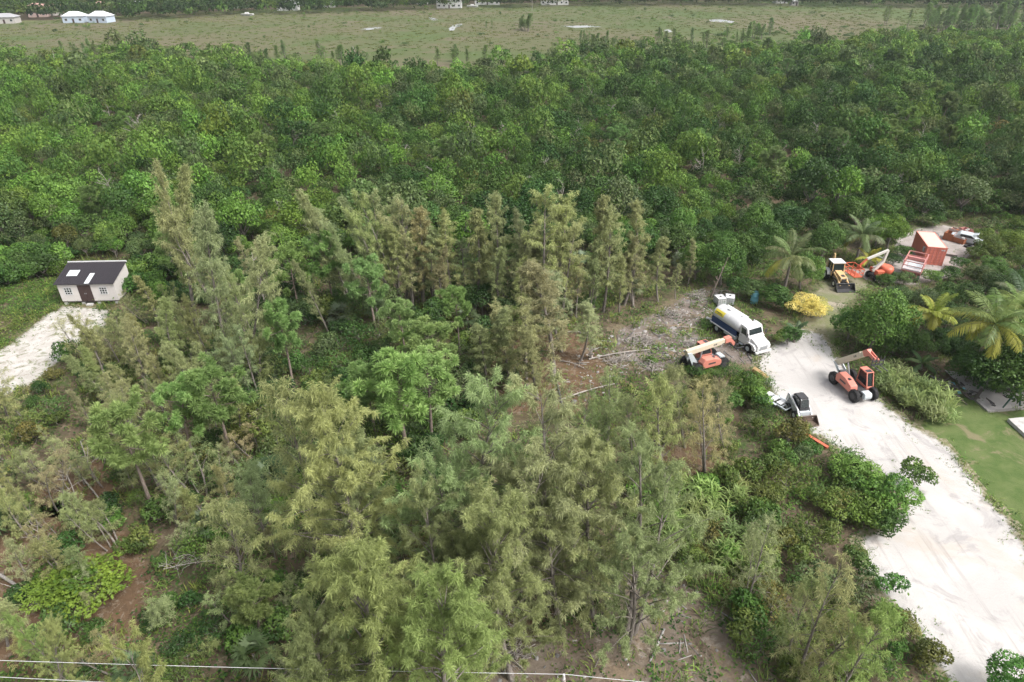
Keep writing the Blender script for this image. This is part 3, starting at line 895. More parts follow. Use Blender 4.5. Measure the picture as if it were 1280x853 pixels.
# ------------------------------------------------------------------ telehandlers
def telehandler(label, loc, hd, px_pivot, px_elbow, px_tip, flip=False):
    T = thing('telehandler', label, 'forklift', (loc.x, loc.y, 0), hd, 'rough-terrain forklifts with cream booms')
    MB().prism([(-1.9, .55), (-1.6, .45), (1.6, .45), (1.95, .6), (1.95, .98), (-1.2, 1.05), (-1.9, 1.35)], -.42, .42).build('chassis', 'dark steel', T, .03)
    MB().prism([(1.45, .55), (2.25, .50), (2.32, .80), (2.2, 1.12), (1.6, 1.15)], -.40, .40).build('front_frame', 'pale steel', T, .06)
    m = MB(); m.bar((1.6, -.85, .66), (1.6, .85, .66), .22); m.build('front_axle', 'pale steel', T, .03)
    m = MB(); m.bar((-1.6, -.85, .66), (-1.6, .85, .66), .22); m.build('rear_axle', 'dark steel', T, .03)
    cover = MB().prism([(-1.15, .75), (.95, .70), (1.18, .95), (1.05, 1.38), (.1, 1.72), (-.95, 1.76), (-1.25, 1.35)], -1.22, -.42).build('engine_cover', 'faded orange paint', T, .07)
    m = MB(); m.box(-.55, .35, -1.232, -1.222, 1.12, 1.30); m.build('vent', 'dark steel', cover)
    m = MB(); m.box(.05, .40, -.98, -.72, 1.66, 1.72); m.build('filler_cap', 'dark steel', cover)
    # cab: frame of posts, roof with grid, glass
    cb = MB(); cb.prism([(-.35, .75), (1.2, .70), (1.25, 1.15), (-.35, 1.25)], .45, 1.22)
    cab = cb.build('cab', 'faded orange paint', T, .03)
    m = MB()
    P = {'a': (-.3, 1.22, 2.46), 'b': (.72, 1.22, 2.46), 'c': (1.22, 1.12, 1.15)}
    for y in (.5, 1.18):
        m.bar((-.3, y, 1.2), (-.3, y, 2.46), .08); m.bar((.72, y, 2.46), (1.2, y, 1.12), .08); m.bar((-.3, y, 2.46), (.72, y, 2.46), .08)
    m.build('cab_frame', 'faded orange paint', cab)
    m = MB(); m.box(-.36, .78, .44, 1.24, 2.48, 2.54)
    m.build('roof', 'faded orange paint', cab, .02)
    m = MB(); m.box(.25, .68, .56, 1.12, 2.545, 2.56); m.build('roof_grille', 'dark steel', cab)
    m = MB()
    m.prism([(-.26, 1.25), (1.12, 1.15), (.68, 2.42), (-.26, 2.42)], .52, 1.14)
    m.build('glass', 'tinted glass', cab)
    MB().box(-.1, .4, .62, 1.05, 1.0, 1.2).build('seat', 'dark steel', cab, .03)
    for s in (-1, 1):
        wheel(T, 1.6, s * 1.0, .64, .42, 'dark steel')
        wheel(T, -1.6, s * 1.0, .64, .42, 'dark steel')
    # rear uprights that carry the boom
    xp, zp = on_plane(*px_pivot, loc, hd)
    xe, ze = on_plane(*px_elbow, loc, hd)
    xt, zt = on_plane(*px_tip, loc, hd)
    m = MB()
    for s in (-1, 1):
        m.prism([(-1.9, .9), (-1.1, .9), (xp + .28, zp + .1), (xp - .22, zp + .12)], s * .30, s * .40)
    m.build('upright', 'pale steel', T, .01)
    d = Vector((xe - xp, 0, ze - zp)); L = d.length; d.normalize()
    p0 = Vector((xp, 0, zp)) - d * .15
    at = lambda s: p0 + d * s
    boom = MB().bar(at(0), at(L * .80), .46, .56).build('boom', 'cream paint', T, .03)
    MB().bar(at(L * .55), at(L * .97), .36, .44).build('inner_boom', 'cream paint', T, .02)
    m = MB(); u = Vector((-d.z, 0, d.x))
    b = at(L * .60)
    for k, w in ((0, .10), (.16, .05), (.26, .13)):     # worn dark marking on the boom's flanks
        q = b + d * k
        m._verts([q + Vector((0, -.234, 0)) + u * -.10, q + d * w + Vector((0, -.234, 0)) + u * -.10, q + d * (w + .05) + Vector((0, -.234, 0)) + u * .10, q + d * .05 + Vector((0, -.234, 0)) + u * .10], [(0, 1, 2, 3)])
    m.build('lettering', 'dark steel', boom)
    m = MB(); m.bar(at(L * .88), at(L + .12), .50, .60); m.build('boom_head', 'faded orange paint', T, .05)
    e = at(L); t = Vector((xt, 0, zt))
    m = MB()
    for s in (-1, 1):
        m.bar(e + Vector((0, s * .17, 0)), t + Vector((0, s * .14, 0)), .10, .34)
    m.bar(e + Vector((.1, 0, -.3)), t + Vector((.05, 0, .2)), .12)
    m.build('boom_knuckle', 'faded orange paint', T, .02)
    car = MB()
    car.bar(t + Vector((.05, -.62, .10)), t + Vector((.05, .62, .10)), .10); car.bar(t + Vector((.05, -.62, -.32)), t + Vector((.05, .62, -.32)), .10)
    for y in (-.6, -.2, .2, .6):
        car.bar(t + Vector((.05, y, -.36)), t + Vector((.05, y, .5)), .06)
    cr = car.build('fork_carriage', 'dark steel', T)
    for y in (-.35, .35):
        MB().bar(t + Vector((.08, y, -.40)), t + Vector((1.15, y, -.42)), .11, .05).build('fork', 'dark steel', T, .005)
    m = MB(); m.cyl((-.7, 0, 1.05), at(L * .38) + Vector((0, 0, -.26)), .08); m.cyl(at(L * .22) + Vector((0, 0, -.3)), at(L * .38) + Vector((0, 0, -.26)), .05)
    m.build('lift_cylinder', 'grey steel', T)
    return T
hdA = heading((1043, 479), (1065, 499))
locA = (G(1041, 480) + G(1088, 498)) / 2
telehandler('faded orange telehandler with raised cream boom and cab, on the open white sand road', locA, hdA, (1047, 453), (1088, 440), (1097, 452))
hdB = R(24)
locB = (G(866, 470) + G(898, 450)) / 2 + Vector((-.2, .1, 0))
telehandler('faded orange telehandler half hidden in weeds, its cream boom reaching to the tank truck', locB, hdB, (859, 441), (913, 423), (917, 430))

# ------------------------------------------------------------------ skid steer loader
def skid_loader():
    hd = heading((985, 500), (1008, 526))
    loc = G(998, 519)
    T = thing('skid_steer_loader', 'compact white skid steer loader with black glass cab and lowered bucket', 'loader', (loc.x, loc.y, 0), hd)
    MB().prism([(-1.45, .45), (.75, .40), (.85, .85), (.2, 1.02), (-1.3, 1.12), (-1.5, .95)], -.52, .52).build('body', 'white paint', T, .04)
    MB().prism([(-1.45, .95), (-.75, 1.05), (-.85, 1.62), (-1.25, 1.55)], -.5, .5).build('engine_door', 'grey steel', T, .04)
    cab = MB().prism([(-.85, 1.0), (.62, .95), (.58, 1.35), (.30, 2.02), (-.72, 2.05), (-.85, 1.9)], -.44, .44).build('cab', 'dark steel', T, .04)
    MB()._verts([(.60, -.36, 1.30), (.60, .36, 1.30), (.335, .34, 1.96), (.335, -.34, 1.96)], [(0, 1, 2, 3)]).build('windshield', 'tinted glass', cab)
    MB().box(-.70, .22, -.40, .40, 2.055, 2.085).build('roof', 'dark steel', cab, .01)
    for s in (-1, 1):
        MB().prism([(-.7, 1.25), (.42, 1.25), (.25, 1.9), (-.7, 1.92)], s * .445, s * .455).build('side_window', 'tinted glass', cab)
        m = MB()
        m.prism([(-1.5, .9), (-1.15, .9), (-.95, 1.72), (-1.35, 1.72)], s * .56, s * .68)
        m.build('tower', 'white paint', T, .02)
        m = MB()
        m.bar((-1.25, s * .62, 1.68), (.55, s * .62, 1.02), .12, .24); m.bar((.45, s * .62, 1.08), (1.12, s * .62, .42), .12, .20)
        m.build('lift_arm', 'white paint', T, .02)
        m = MB(); m.cyl((-1.0, s * .62, 1.0), (.1, s * .62, 1.12), .05); m.build('lift_cylinder', 'grey steel', T)
        wheel(T, .42, s * .68, .40, .28, 'white paint'); wheel(T, -.85, s * .68, .40, .28, 'white paint')
        MB().cyl((.30, s * .36, 2.0), (.40, s * .36, 1.99), .05, n=10).build('work_light', 'skylight sheet', T)
    MB().prism([(.62, .45), (.9, .45), (.85, .95), (.6, .95)], -.5, .5).build('front_step', 'pale steel', T, .02)
    b = MB()
    b.prism([(1.10, .10), (1.95, .06), (1.95, .10), (1.20, .16), (1.15, .72), (1.28, .80), (1.24, .84), (1.08, .74)], -.92, .92)
    for s in (-1, 1):
        b.prism([(1.12, .10), (1.93, .07), (1.85, .25), (1.27, .80), (1.12, .72)], s * .92, s * .95)
    b.build('bucket', 'worn bucket steel', T)
skid_loader()

# ------------------------------------------------------------------ backhoe loader
def backhoe():
    hd = R(-88)
    loc = G(1043, 352)
    T = thing('backhoe_loader', 'yellow backhoe loader with white cab roof and black bucket facing the track', 'excavator', (loc.x, loc.y, 0), hd)
    MB().prism([(-1.7, .6), (1.9, .6), (1.9, .85), (-1.7, .95)], -.42, .42).build('chassis', 'dark steel', T, .02)
    hood = MB().prism([(.15, .85), (2.0, .80), (2.08, 1.15), (1.95, 1.50), (.15, 1.72)], -.46, .46).build('hood', 'machine yellow', T, .06)
    MB().box(2.05, 2.10, -.30, .30, .86, 1.30).build('grille', 'dark steel', hood, .01)
    m = MB(); m.box(1.35, 1.85, -.2, .2, 1.56, 1.60); m.build('hood_vent', 'dark steel', hood)
    cab = MB().prism([(-1.25, .95), (.15, .95), (.22, 1.7), (.02, 2.55), (-1.2, 2.55), (-1.3, 1.7)], -.72, .72).build('cab', 'tinted glass', T, .03)
    m = MB()
    for y in (-.73, .73):
        m.bar((.21, y, 1.6), (.03, y, 2.56), .07); m.bar((-1.27, y, 1.6), (-1.2, y, 2.56), .07); m.bar((-.5, y, 1.0), (-.5, y, 2.56), .05)
        m.bar((-1.28, y, 1.2), (.18, y, 1.2), .08, .5)
    for x in (.03, -1.2):
        m.bar((x, -.74, 2.54), (x, .74, 2.54), .07)
    m.build('cab_frame', 'machine yellow', cab)
    MB().box(-1.35, .16, -.84, .84, 2.585, 2.70).build('roof', 'white paint', cab, .04)
    for s in (-1, 1):
        wheel(T, 1.55, s * .82, .46, .30, 'white paint'); wheel(T, -.85, s * .92, .72, .46, 'white paint')
        MB().prism([(-1.6, .9), (-1.45, 1.35), (-1.1, 1.58), (-.55, 1.58), (-.15, 1.35), (-.05, 1.0), (-.18, 1.0), (-.3, 1.3), (-.6, 1.48), (-1.05, 1.48), (-1.4, 1.25), (-1.5, .9)], s * .74, s * 1.15).build('fender', 'white paint' if s < 0 else 'machine yellow', T)
        m = MB(); m.bar((.30, s * .58, 1.45), (1.7, s * .58, 1.05), .14, .22); m.bar((1.65, s * .58, 1.08), (2.55, s * .58, .55), .14, .22)
        m.build('loader_arm', 'machine yellow', T, .02)
        m = MB(); m.cyl((.4, s * .58, .9), (1.6, s * .58, 1.0), .05); m.build('lift_cylinder', 'grey steel', T)
        MB().cyl((2.05, s * .36, 1.40), (2.10, s * .36, 1.40), .07, n=10).build('headlight', 'skylight sheet', T)
    b = MB()
    b.prism([(2.5, .12), (3.35, .05), (3.35, .09), (2.6, .19), (2.52, .85), (2.68, .98), (2.64, 1.02), (2.44, .9)], -1.15, 1.15)
    for s in (-1, 1):
        b.prism([(2.5, .12), (3.33, .06), (3.2, .3), (2.68, .98), (2.46, .9)], s * 1.15, s * 1.19)
    b.build('bucket', 'dark steel', T)
    m = MB(); m.box(-1.95, -1.6, -.6, .6, .5, 1.0); m.build('swing_frame', 'machine yellow', T, .03)
    m = MB(); m.bar((-1.85, .42, .9), (-2.45, .50, 2.9), .16, .30); m.build('backhoe_boom', 'machine yellow', T, .02)
    m = MB(); m.bar((-2.45, .50, 2.9), (-2.95, .55, 1.5), .14, .22); m.build('dipper', 'machine yellow', T, .02)
    m = MB(); m.prism([(-3.2, 1.5), (-2.8, 1.5), (-2.75, 1.05), (-3.0, .8), (-3.3, 1.0)], .3, .8); m.build('backhoe_bucket', 'dark steel', T, .01)
    for s in (-1, 1):
        m = MB(); m.bar((-1.85, s * .8, .95), (-1.95, s * 1.0, .1), .12); m.box(-2.1, -1.8, s * 1.0 - .18, s * 1.0 + .18, .03, .1); m.build('stabilizer', 'machine yellow', T)
backhoe()

# ------------------------------------------------------------------ boom lift
def boom_lift():
    loc = G(1099, 349)
    hd = R(-172)
    T = thing('boom_lift', 'orange boom lift with folded white arm and a railed basket', 'lift', (loc.x, loc.y, 0), hd)
    MB().box(-1.2, 1.4, -.6, .6, .45, .80).build('chassis', 'dark steel', T, .03)
    for s in (-1, 1):
        wheel(T, -.95, s * .85, .45, .32, 'white paint'); wheel(T, 1.1, s * .85, .45, .32, 'white paint')
    tt = MB().cyl((0, 0, .82), (0, 0, .98), .55, n=20).build('turntable', 'dark steel', T)
    rings = []
    for z, s in ((.98, .92), (1.1, 1.0), (1.6, 1.0), (1.82, .88), (1.90, .62)):
        rings.append([(-.55 + .85 * s * math.cos(2 * math.pi * i / 20), 1.02 * s * math.sin(2 * math.pi * i / 20), z) for i in range(20)])
    cw = MB().loft(rings).build('counterweight', 'orange paint', T, smooth=True)
    MB().cyl((-1.22, .52, 1.35), (-1.26, .62, 1.35), .13, n=12).build('vent', 'dark steel', cw)
    MB().box(.25, 1.25, .30, .95, .95, 1.55).build('engine_cover', 'orange paint', T, .05)
    MB().box(.25, 1.15, -.95, -.35, .95, 1.5).build('battery_cover', 'orange paint', T, .05)
    pl = lambda x, y: on_plane(x, y, loc, hd)
    pts = [pl(1091, 339), pl(1104, 327), pl(1110, 313), pl(1084, 324), pl(1079, 327)]
    v = [Vector((a, 0, b)) for a, b in pts]
    MB().bar(v[0], v[1], .30, .36).build('lower_boom', 'cream white', T, .02)
    MB().bar(v[1] + Vector((0, 0, -.1)), v[2], .30, .30).build('riser', 'cream white', T, .02)
    MB().bar(v[2] + Vector((-.1, 0, .0)), v[3], .26, .30).build('upper_boom', 'cream white', T, .02)
    m = MB(); m.cyl(v[0] + Vector((.2, 0, .6)), v[1] + Vector((0, 0, -.5)), .07); m.cyl(v[1] + Vector((.1, 0, .5)), v[3] * .6 + v[2] * .4, .05); m.build('cylinder', 'grey steel', T)
    MB().bar(v[3], v[4] + Vector((.3, 0, -.5)), .18, .2).build('jib', 'orange paint', T, .01)
    # basket
    c = Vector((pl(1071, 330)[0], 0, .9))
    b = MB()
    x0, x1, y0, y1 = c.x - .45, c.x + .75, -1.15, 1.15
    z0 = 1.05
    for z in (z0 + .5, z0 + 1.05):
        for a, q in (((x0, y0), (x1, y0)), ((x1, y0), (x1, y1)), ((x1, y1), (x0, y1)), ((x0, y1), (x0, y0))):
            b.bar((*a, z), (*q, z), .07)
    for x in (x0, x1):
        for k in range(4):
            y = y0 + (y1 - y0) * k / 3
            b.bar((x, y, z0), (x, y, z0 + 1.05), .05)
    bk = b.build('basket', 'orange paint', T)
    MB().box(x0, x1, y0, y1, z0 - .06, z0 + .04).build('basket_floor', 'orange paint', bk, .01)
    MB().box(x0 - .12, x0 + .1, -.3, .3, z0 + .7, z0 + 1.12).build('control_box', 'orange paint', bk, .02)
paint('cream white', (0.60, 0.575, 0.52), 0.45, wear=0.3, dirt=(0.5, 0.42, 0.32))
boom_lift()

# ------------------------------------------------------------------ scissor lift with railed deck
def scissor_lift():
    loc = G(1138, 346)
    hd = heading((1131, 347), (1143, 326))
    T = thing('scissor_lift', 'red scissor lift with a grey railed deck beside the shipping container', 'lift', (loc.x, loc.y, 0), hd)
    MB().box(-1.9, 1.9, -.75, .75, .45, .85).build('chassis', 'faded red rail', T, .04)
    for s in (-1, 1):
        wheel(T, -1.4, s * .95, .44, .32, 'cream white'); wheel(T, 1.4, s * .95, .44, .32, 'cream white')
        MB().box(-1.0, 1.0, min(s * .78, s * 1.1), max(s * .78, s * 1.1), .5, 1.0).build('side_cover', 'faded red rail', T, .04)
    m = MB()
    for y in (-.6, .6):
        for k in range(3):
            z = .9 + .2 * k
            m.bar((-1.6, y, z), (1.6, y, z + .2), .10); m.bar((-1.6, y + .06, z + .2), (1.6, y + .06, z), .10)
    m.build('scissor_arm', 'faded red rail', T)
    MB().box(-2.0, 2.0, -1.12, 1.12, 1.56, 1.70).build('deck', 'deck grey', T, .01)
    MB().box(-2.06, 2.06, -1.17, 1.17, 1.40, 1.555).build('deck_frame', 'faded red rail', T, .02)
    m = MB()
    for y in (-1.12, 1.12):
        for z in (2.2, 2.75):
            m.bar((-2.0, y, z), (2.0, y, z), .09)
        for k in range(5):
            m.bar((-2 + k, y, 1.6), (-2 + k, y, 2.75), .07)
    for x in (-2.0, 2.0):
        for z in (2.2, 2.75):
            m.bar((x, -1.12, z), (x, 1.12, z), .09)
    m.build('guard_rail', 'faded red rail', T)
    m = MB(); m.box(1.45, 1.94, -1.05, 1.05, 1.72, 2.15); m.build('tool_bin', 'faded red rail', T, .02)
    m = MB(); m.box(-1.2, .9, -.8, .7, 1.71, 1.78); m.build('load_board', 'pale steel', T, .01)
scissor_lift()

# ------------------------------------------------------------------ shipping container
def container():
    p = [G(1154, 330.5), G(1176, 332.5)]                      # lower corners of the door end
    d = p[1] - p[0]
    hd = math.atan2(d.y, d.x) - math.pi / 2                   # forward = out of the doors, towards the camera
    mid = (p[0] + p[1]) / 2
    fwd = Vector((math.cos(hd), math.sin(hd), 0))
    T = thing('shipping_container', 'orange red shipping container with pale pink roof and closed doors', 'container', (mid.x, mid.y, 0), hd)
    L, W, H = 6.06, 2.44, 2.59
    def corr(n, amp):
        o = []
        for i in range(n):
            o += [(i + .0, 0), (i + .30, 0), (i + .42, amp), (i + .88, amp)]
        return o
    for s in (-1, 1):
        m = MB()
        cs = corr(20, .036)
        vs = []
        for u, a in cs:
            x = -L + .12 + (L - .24) * u / 20
            y = s * (W / 2 - .012 - a)
            vs += [(x, y, .16), (x, y, H - .10)]
        m._verts(vs, [(2 * i, 2 * i + 2, 2 * i + 3, 2 * i + 1) for i in range(len(cs) - 1)])
        m.build('side_wall', 'container red', T)
    m = MB(); m.box(-L + .03, -L + .08, -W / 2 + .1, W / 2 - .1, .16, H - .1); m.build('end_wall', 'container red', T)
    m = MB()
    cs = corr(18, .02)
    vs = []
    for u, a in cs:
        x = -L + .10 + (L - .2) * u / 18
        vs += [(x, -W / 2 + .05, H - .025 - a), (x, W / 2 - .05, H - .025 - a)]
    m._verts(vs, [(2 * i, 2 * i + 2, 2 * i + 3, 2 * i + 1) for i in range(len(cs) - 1)])
    m.build('roof', 'container roof', T)
    m = MB()
    for s in (-1, 1):
        y = s * (W / 2 - .05)
        m.bar((-L, y, .10), (0, y, .10), .10, .16); m.bar((-L, y, H - .06), (0, y, H - .06), .09, .09)
        for x in (-L + .06, -.06):
            m.bar((x, y, .02), (x, y, H), .12)
    for x in (-L + .06, -.06):
        m.bar((x, -W / 2 + .11, H - .06), (x, W / 2 - .11, H - .06), .11, .11); m.bar((x, -W / 2 + .11, .09), (x, W / 2 - .11, .09), .11, .16)
    m.build('frame', 'container red', T)
    for s in (-1, 1):
        m = MB(); m.box(-.10, -.04, min(s * .012, s * 1.10), max(s * .012, s * 1.10), .18, H - .13)
        for k in range(5):
            z = .42 + .46 * k
            m.box(-.039, -.015, min(s * .06, s * 1.06), max(s * .06, s * 1.06), z - .15, z + .13)
        dr = m.build('door', 'container red', T, .008)
        for k in (.30, .78):
            m = MB(); m.cyl((.012, s * k, .12), (.012, s * k, H - .08), .024, n=8)
            for z in (.3, 1.2, 2.3):
                m.box(-.015, .03, s * k - .05, s * k + .05, z, z + .08)
            m.build('lock_rod', 'faded red rail', dr)
    m = MB(); m.box(-.012, -.006, .55, 1.02, 2.12, 2.26); m.build('marking_plate', 'white paint', T)
    m = MB()                                                 # side box of the wall that faces the lift
    m.box(-1.35, -.75, -W / 2 - .14, -W / 2 + .01, 1.5, 2.15); m.build('air_unit', 'grey steel', T, .02)
container()

# ------------------------------------------------------------------ shed on blocks
def shed():
    a, b = G(80, 381), G(151, 379.5)
    d = b - a
    hd = math.atan2(d.y, d.x)
    W, D, Z0, H1, H2 = d.length - .1, 3.9, .45, 2.35, 3.35
    T = thing('shed', 'cream shed with blackish brown metal roof and double doors raised on concrete blocks', 'shed', (a.x, a.y, 0), hd)
    # x along the front, y back
    m = MB(); m.box(0, W, 0, D, Z0 - .16, Z0); m.build('floor_frame', 'dark wood', T)
    wall = MB()
    vs = [(0, 0, Z0), (W, 0, Z0), (W, D, Z0), (0, D, Z0), (0, 0, Z0 + H1), (W, 0, Z0 + H1), (W, D, Z0 + H2), (0, D, Z0 + H2)]
    wall._verts(vs, [(0, 1, 5, 4), (1, 2, 6, 5), (2, 3, 7, 6), (3, 0, 4, 7)])
    wl = wall.build('wall', 'blush siding', T)
    g = MB()
    k = 0
    for i in range(1, 12):
        x = W * i / 12
        if not (W * .35 < x < W * .58) and not (W * .09 < x < W * .24) and not (W * .7 < x < W * .86):
            g.box(x - .012, x + .012, -.008, .002, Z0 + .02, Z0 + H1 - .02)
    for i in range(1, 7):
        y = D * i / 7
        g.box(W - .002, W + .008, y - .012, y + .012, Z0 + .02, Z0 + H1 + (H2 - H1) * i / 7 - .04)
    g.build('batten', 'blush siding', T)
    sl = (H2 - H1) / D
    rf = MB()
    o = .28
    r0, r1 = Z0 + H1 + .03 - sl * o, Z0 + H2 + .03 + sl * .05
    rf._verts([(-.25, -o, r0), (W + .12, -o, r0), (W + .12, D + .05, r1), (-.25, D + .05, r1), (-.25, -o, r0 + .06), (W + .12, -o, r0 + .06), (W + .12, D + .05, r1 + .06), (-.25, D + .05, r1 + .06)],
              [(3, 2, 1, 0), (4, 5, 6, 7), (0, 1, 5, 4), (1, 2, 6, 5), (2, 3, 7, 6), (3, 0, 4, 7)])
    roof = rf.build('roof', 'brown metal roof', T)
    zat = lambda y: r0 + .06 + (y + o) * sl
    rb = MB()
    for i in range(1, 24):
        x = -.25 + (W + .37) * i / 24
        rb.bar((x, -o, zat(-o) + .012), (x, D + .05, zat(D + .05) + .012), .03, .025)
    rb.build('roof_ribs', 'brown metal roof', roof)
    for x0, x1, y0, y1 in ((W * .10, W * .29, 1.25, 2.35), (W * .50, W * .585, -.2, 1.7)):
        s = MB(); z0, z1 = zat(y0) + .035, zat(y1) + .035
        s._verts([(x0, y0, z0), (x1, y0, z0), (x1, y1, z1), (x0, y1, z1)], [(0, 1, 2, 3)])
        s.build('skylight', 'skylight sheet', roof)
    MB().box(-.27, W + .14, D - .02, D + .12, r1 - .05, r1 + .16).build('ridge_flashing', 'white paint', T)
    fr = MB(); fr.box(W * .345, W * .575, -.035, -.006, Z0 + .02, Z0 + 2.12); fr.build('door_frame', 'brown door', T)
    for s in (0, 1):
        x0 = W * .355 + s * W * .107
        dd = MB().box(x0, x0 + W * .100, -.065, -.036, Z0 + .05, Z0 + 2.06).build('door', 'brown door', T, .008)
        MB().box(x0 + (W * .088 if s == 0 else W * .004), x0 + (W * .096 if s == 0 else W * .012), -.10, -.066, Z0 + .95, Z0 + 1.1).build('handle', 'grey steel', dd)
    for cx in (W * .165, W * .785):
        w = MB()
        x0, x1, z0, z1 = cx - .48, cx + .48, Z0 + .85, Z0 + 1.85
        for q in ((x0, x1, z0, z0 + .09), (x0, x1, z1 - .09, z1), (x0, x0 + .09, z0 + .09, z1 - .09), (x1 - .09, x1, z0 + .09, z1 - .09)):
            w.box(q[0], q[1], -.05, -.006, q[2], q[3])
        for i in (1, 2):
            w.box(x0 + .96 * i / 3 - .03, x0 + .96 * i / 3 + .03, -.045, -.006, z0 + .09, z1 - .09)
            w.box(x0 + .09, x1 - .09, -.042, -.008, z0 + i / 3 - .03, z0 + i / 3 + .03)
        wn = w.build('window', 'white paint', T)
        MB().box(x0 + .09, x1 - .09, -.018, -.008, z0 + .09, z1 - .09).build('pane', 'tinted glass', wn)
    for x in (.35, W * .36, W * .64, W - .3):
        for y in (.18, D - .3):
            MB().box(x - .2, x + .2, y - .2, y + .2, -.02, Z0 - .162).build('block', 'pale block', T, .01)
    st = MB(); st.box(W * .44, W * .55, -.55, -.12, -.02, .22); st.build('step', 'pale block', T, .015)
shed()

# ------------------------------------------------------------------ smaller things of the yard
def scrap():
    # crushed pale pick-up body
    c = G(1207, 303)
    T = thing('wrecked_car', 'wrecked pale blue car body lying among rusty scrap behind the shipping container', 'car wreck', (c.x, c.y, 0), R(-38))
    m = MB(); m.prism([(-2.0, .25), (2.0, .2), (2.1, .75), (1.2, .95), (.5, 1.40), (-1.0, 1.42), (-1.5, .98), (-2.1, .9)], -.80, .80)
    m.build('body', 'pale steel', T, .08)
    for s in (-1, 1):
        MB().prism([(-.95, .98), (.95, .95), (.45, 1.33), (-.85, 1.35)], s * .802, s * .815).build('window', 'tinted glass', T)
        for x in (-1.3, 1.3):
            wheel(T, x, s * .74, .30, .2, 'rusty steel')
    MB().box(.55, 1.75, -.66, .66, 1.05, 1.10, Matrix.Rotation(-.35, 4, 'Y')).build('bonnet', 'pale steel', T, .02)
    spots = [(1186, 299, .9, 1.1, 'rusty steel', 'rusty steel skip lying open beside the pale wrecked car'), (1193, 293, .8, .9, 'pink plaster', 'pinkish block of broken masonry behind the rusty skip'),
             (1198, 303, .9, .8, 'rusty steel', 'rusty bent steel bin in front of the pale wrecked car'), (1206, 294, .9, 1.0, 'faded red rail', 'faded red steel crate standing behind the pale wrecked car')]
    rng = random.Random(3)
    for x, y, w, h, mt, lb in spots:
        p = G(x, y)
        T = thing('scrap_bin', lb, 'scrap', (p.x, p.y, 0), rng.uniform(0, 3))
        t = .05
        m = MB()
        m.box(-w, w, -w * .7, w * .7, .05, .12)
        m.box(-w, -w + t, -w * .7, w * .7, .121, h, top=(0, .04)); m.box(w - t, w, -w * .7, w * .7, .121, h * .9)
        m.build('end_panel', mt, T, .01)
        m = MB()
        m.box(-w + t + .001, w - t - .001, -w * .7, -w * .7 + t, .121, h * .95); m.box(-w + t + .001, w - t - .001, w * .7 - t, w * .7, .121, h)
        m.build('side_panel', mt, T, .01)
        m = MB()
        for k in range(7):
            m.box(-.2, .2, -.16, .16, 0, .16, Matrix.Translation((rng.uniform(-w * .6, w * .6), rng.uniform(-w * .4, w * .4), .15 + .1 * k)) @ Matrix.Rotation(rng.uniform(0, 3), 4, 'Z') @ Matrix.Rotation(rng.uniform(-.5, .5), 4, 'X'))
        m.build('contents', 'pale block' if rng.random() < .5 else 'rusty steel', T, .02)
    # tyre lying flat
    p = G(1210, 309)
    m = MB()
    ring = lambda z, r: [(r * math.cos(2 * math.pi * i / 22), r * math.sin(2 * math.pi * i / 22), z) for i in range(22)]
    m.loft([ring(0, .30), ring(0, .50), ring(.06, .56), ring(.20, .56), ring(.26, .50), ring(.26, .30), ring(0.001, .30)], cap=False)
    o = m.build('tyre', 'black rubber'); o.location = (p.x, p.y, .0)
    tag(o, 'black tyre lying flat on the sand in front of the pale wrecked car', 'tyre')
    p = G(1187, 320)
    m = MB()
    for k in range(5):
        m.bar((-.9, -.3 + .15 * k, .06 + .05 * (k % 2)), (.9, -.25 + .13 * k, .08 + .07 * (k % 3)), .11, .06)
    o = m.build('plank_pile', 'dark wood'); o.location = (p.x, p.y, 0); o.rotation_euler.z = -.6
    tag(o, 'dark weathered planks lying on the sand right of the shipping container', 'planks')
scrap()

def ibc(px, label, rz):
    p = G(*px)
    T = thing('liquid_tote', label, 'tank', (p.x, p.y, 0), rz)
    m = MB(); m.box(-.52, .52, -.6, .6, .16, 1.10); m.build('bottle', 'white paint', T, .07)
    MB().cyl((0, 0, 1.10), (0, 0, 1.16), .12).build('cap', 'dark steel', T)
    m = MB()
    for z in (.35, .7, 1.08):
        for s in (-1, 1):
            m.bar((-.56, s * .64, z), (.56, s * .64, z), .035); m.bar((s * .56, -.64, z), (s * .56, .64, z), .035)
    for k in range(5):
        for s in (-1, 1):
            m.bar((-.56 + .28 * k, s * .64, .15), (-.56 + .28 * k, s * .64, 1.08), .03); m.bar((s * .56, -.64 + .32 * k, .15), (s * .56, -.64 + .32 * k, 1.08), .03)
    m.build('cage', 'grey steel', T)
    m = MB()
    for y in (-.5, 0, .5):
        m.box(-.55, .55, y - .08, y + .08, 0, .10)
    m.box(-.56, .56, -.64, .64, .101, .145)
    m.build('pallet', 'dark wood', T)
ibc((899, 381), 'caged white liquid tote behind the tank truck, left of the other tote', .2)
ibc((911, 380), 'caged white liquid tote behind the tank truck, under the leaning trunk, right of two', -.3)

p = G(942, 379)
T = thing('drum', 'upright pale blue plastic drum standing on the ground beside the tank truck', 'drum', (p.x, p.y, 0))
ring = lambda z, r: [(r * math.cos(2 * math.pi * i / 20), r * math.sin(2 * math.pi * i / 20), z) for i in range(20)]
MB().loft([ring(0, .40), ring(.04, .46), ring(.42, .47), ring(.46, .50), ring(.50, .47), ring(.95, .47), ring(1.0, .50), ring(1.04, .47), ring(1.42, .46), ring(1.48, .42)]).build('body', 'blue plastic', T, smooth=True)
MB().loft([ring(1.481, .42), ring(1.53, .40)]).build('lid', 'blue plastic', T)

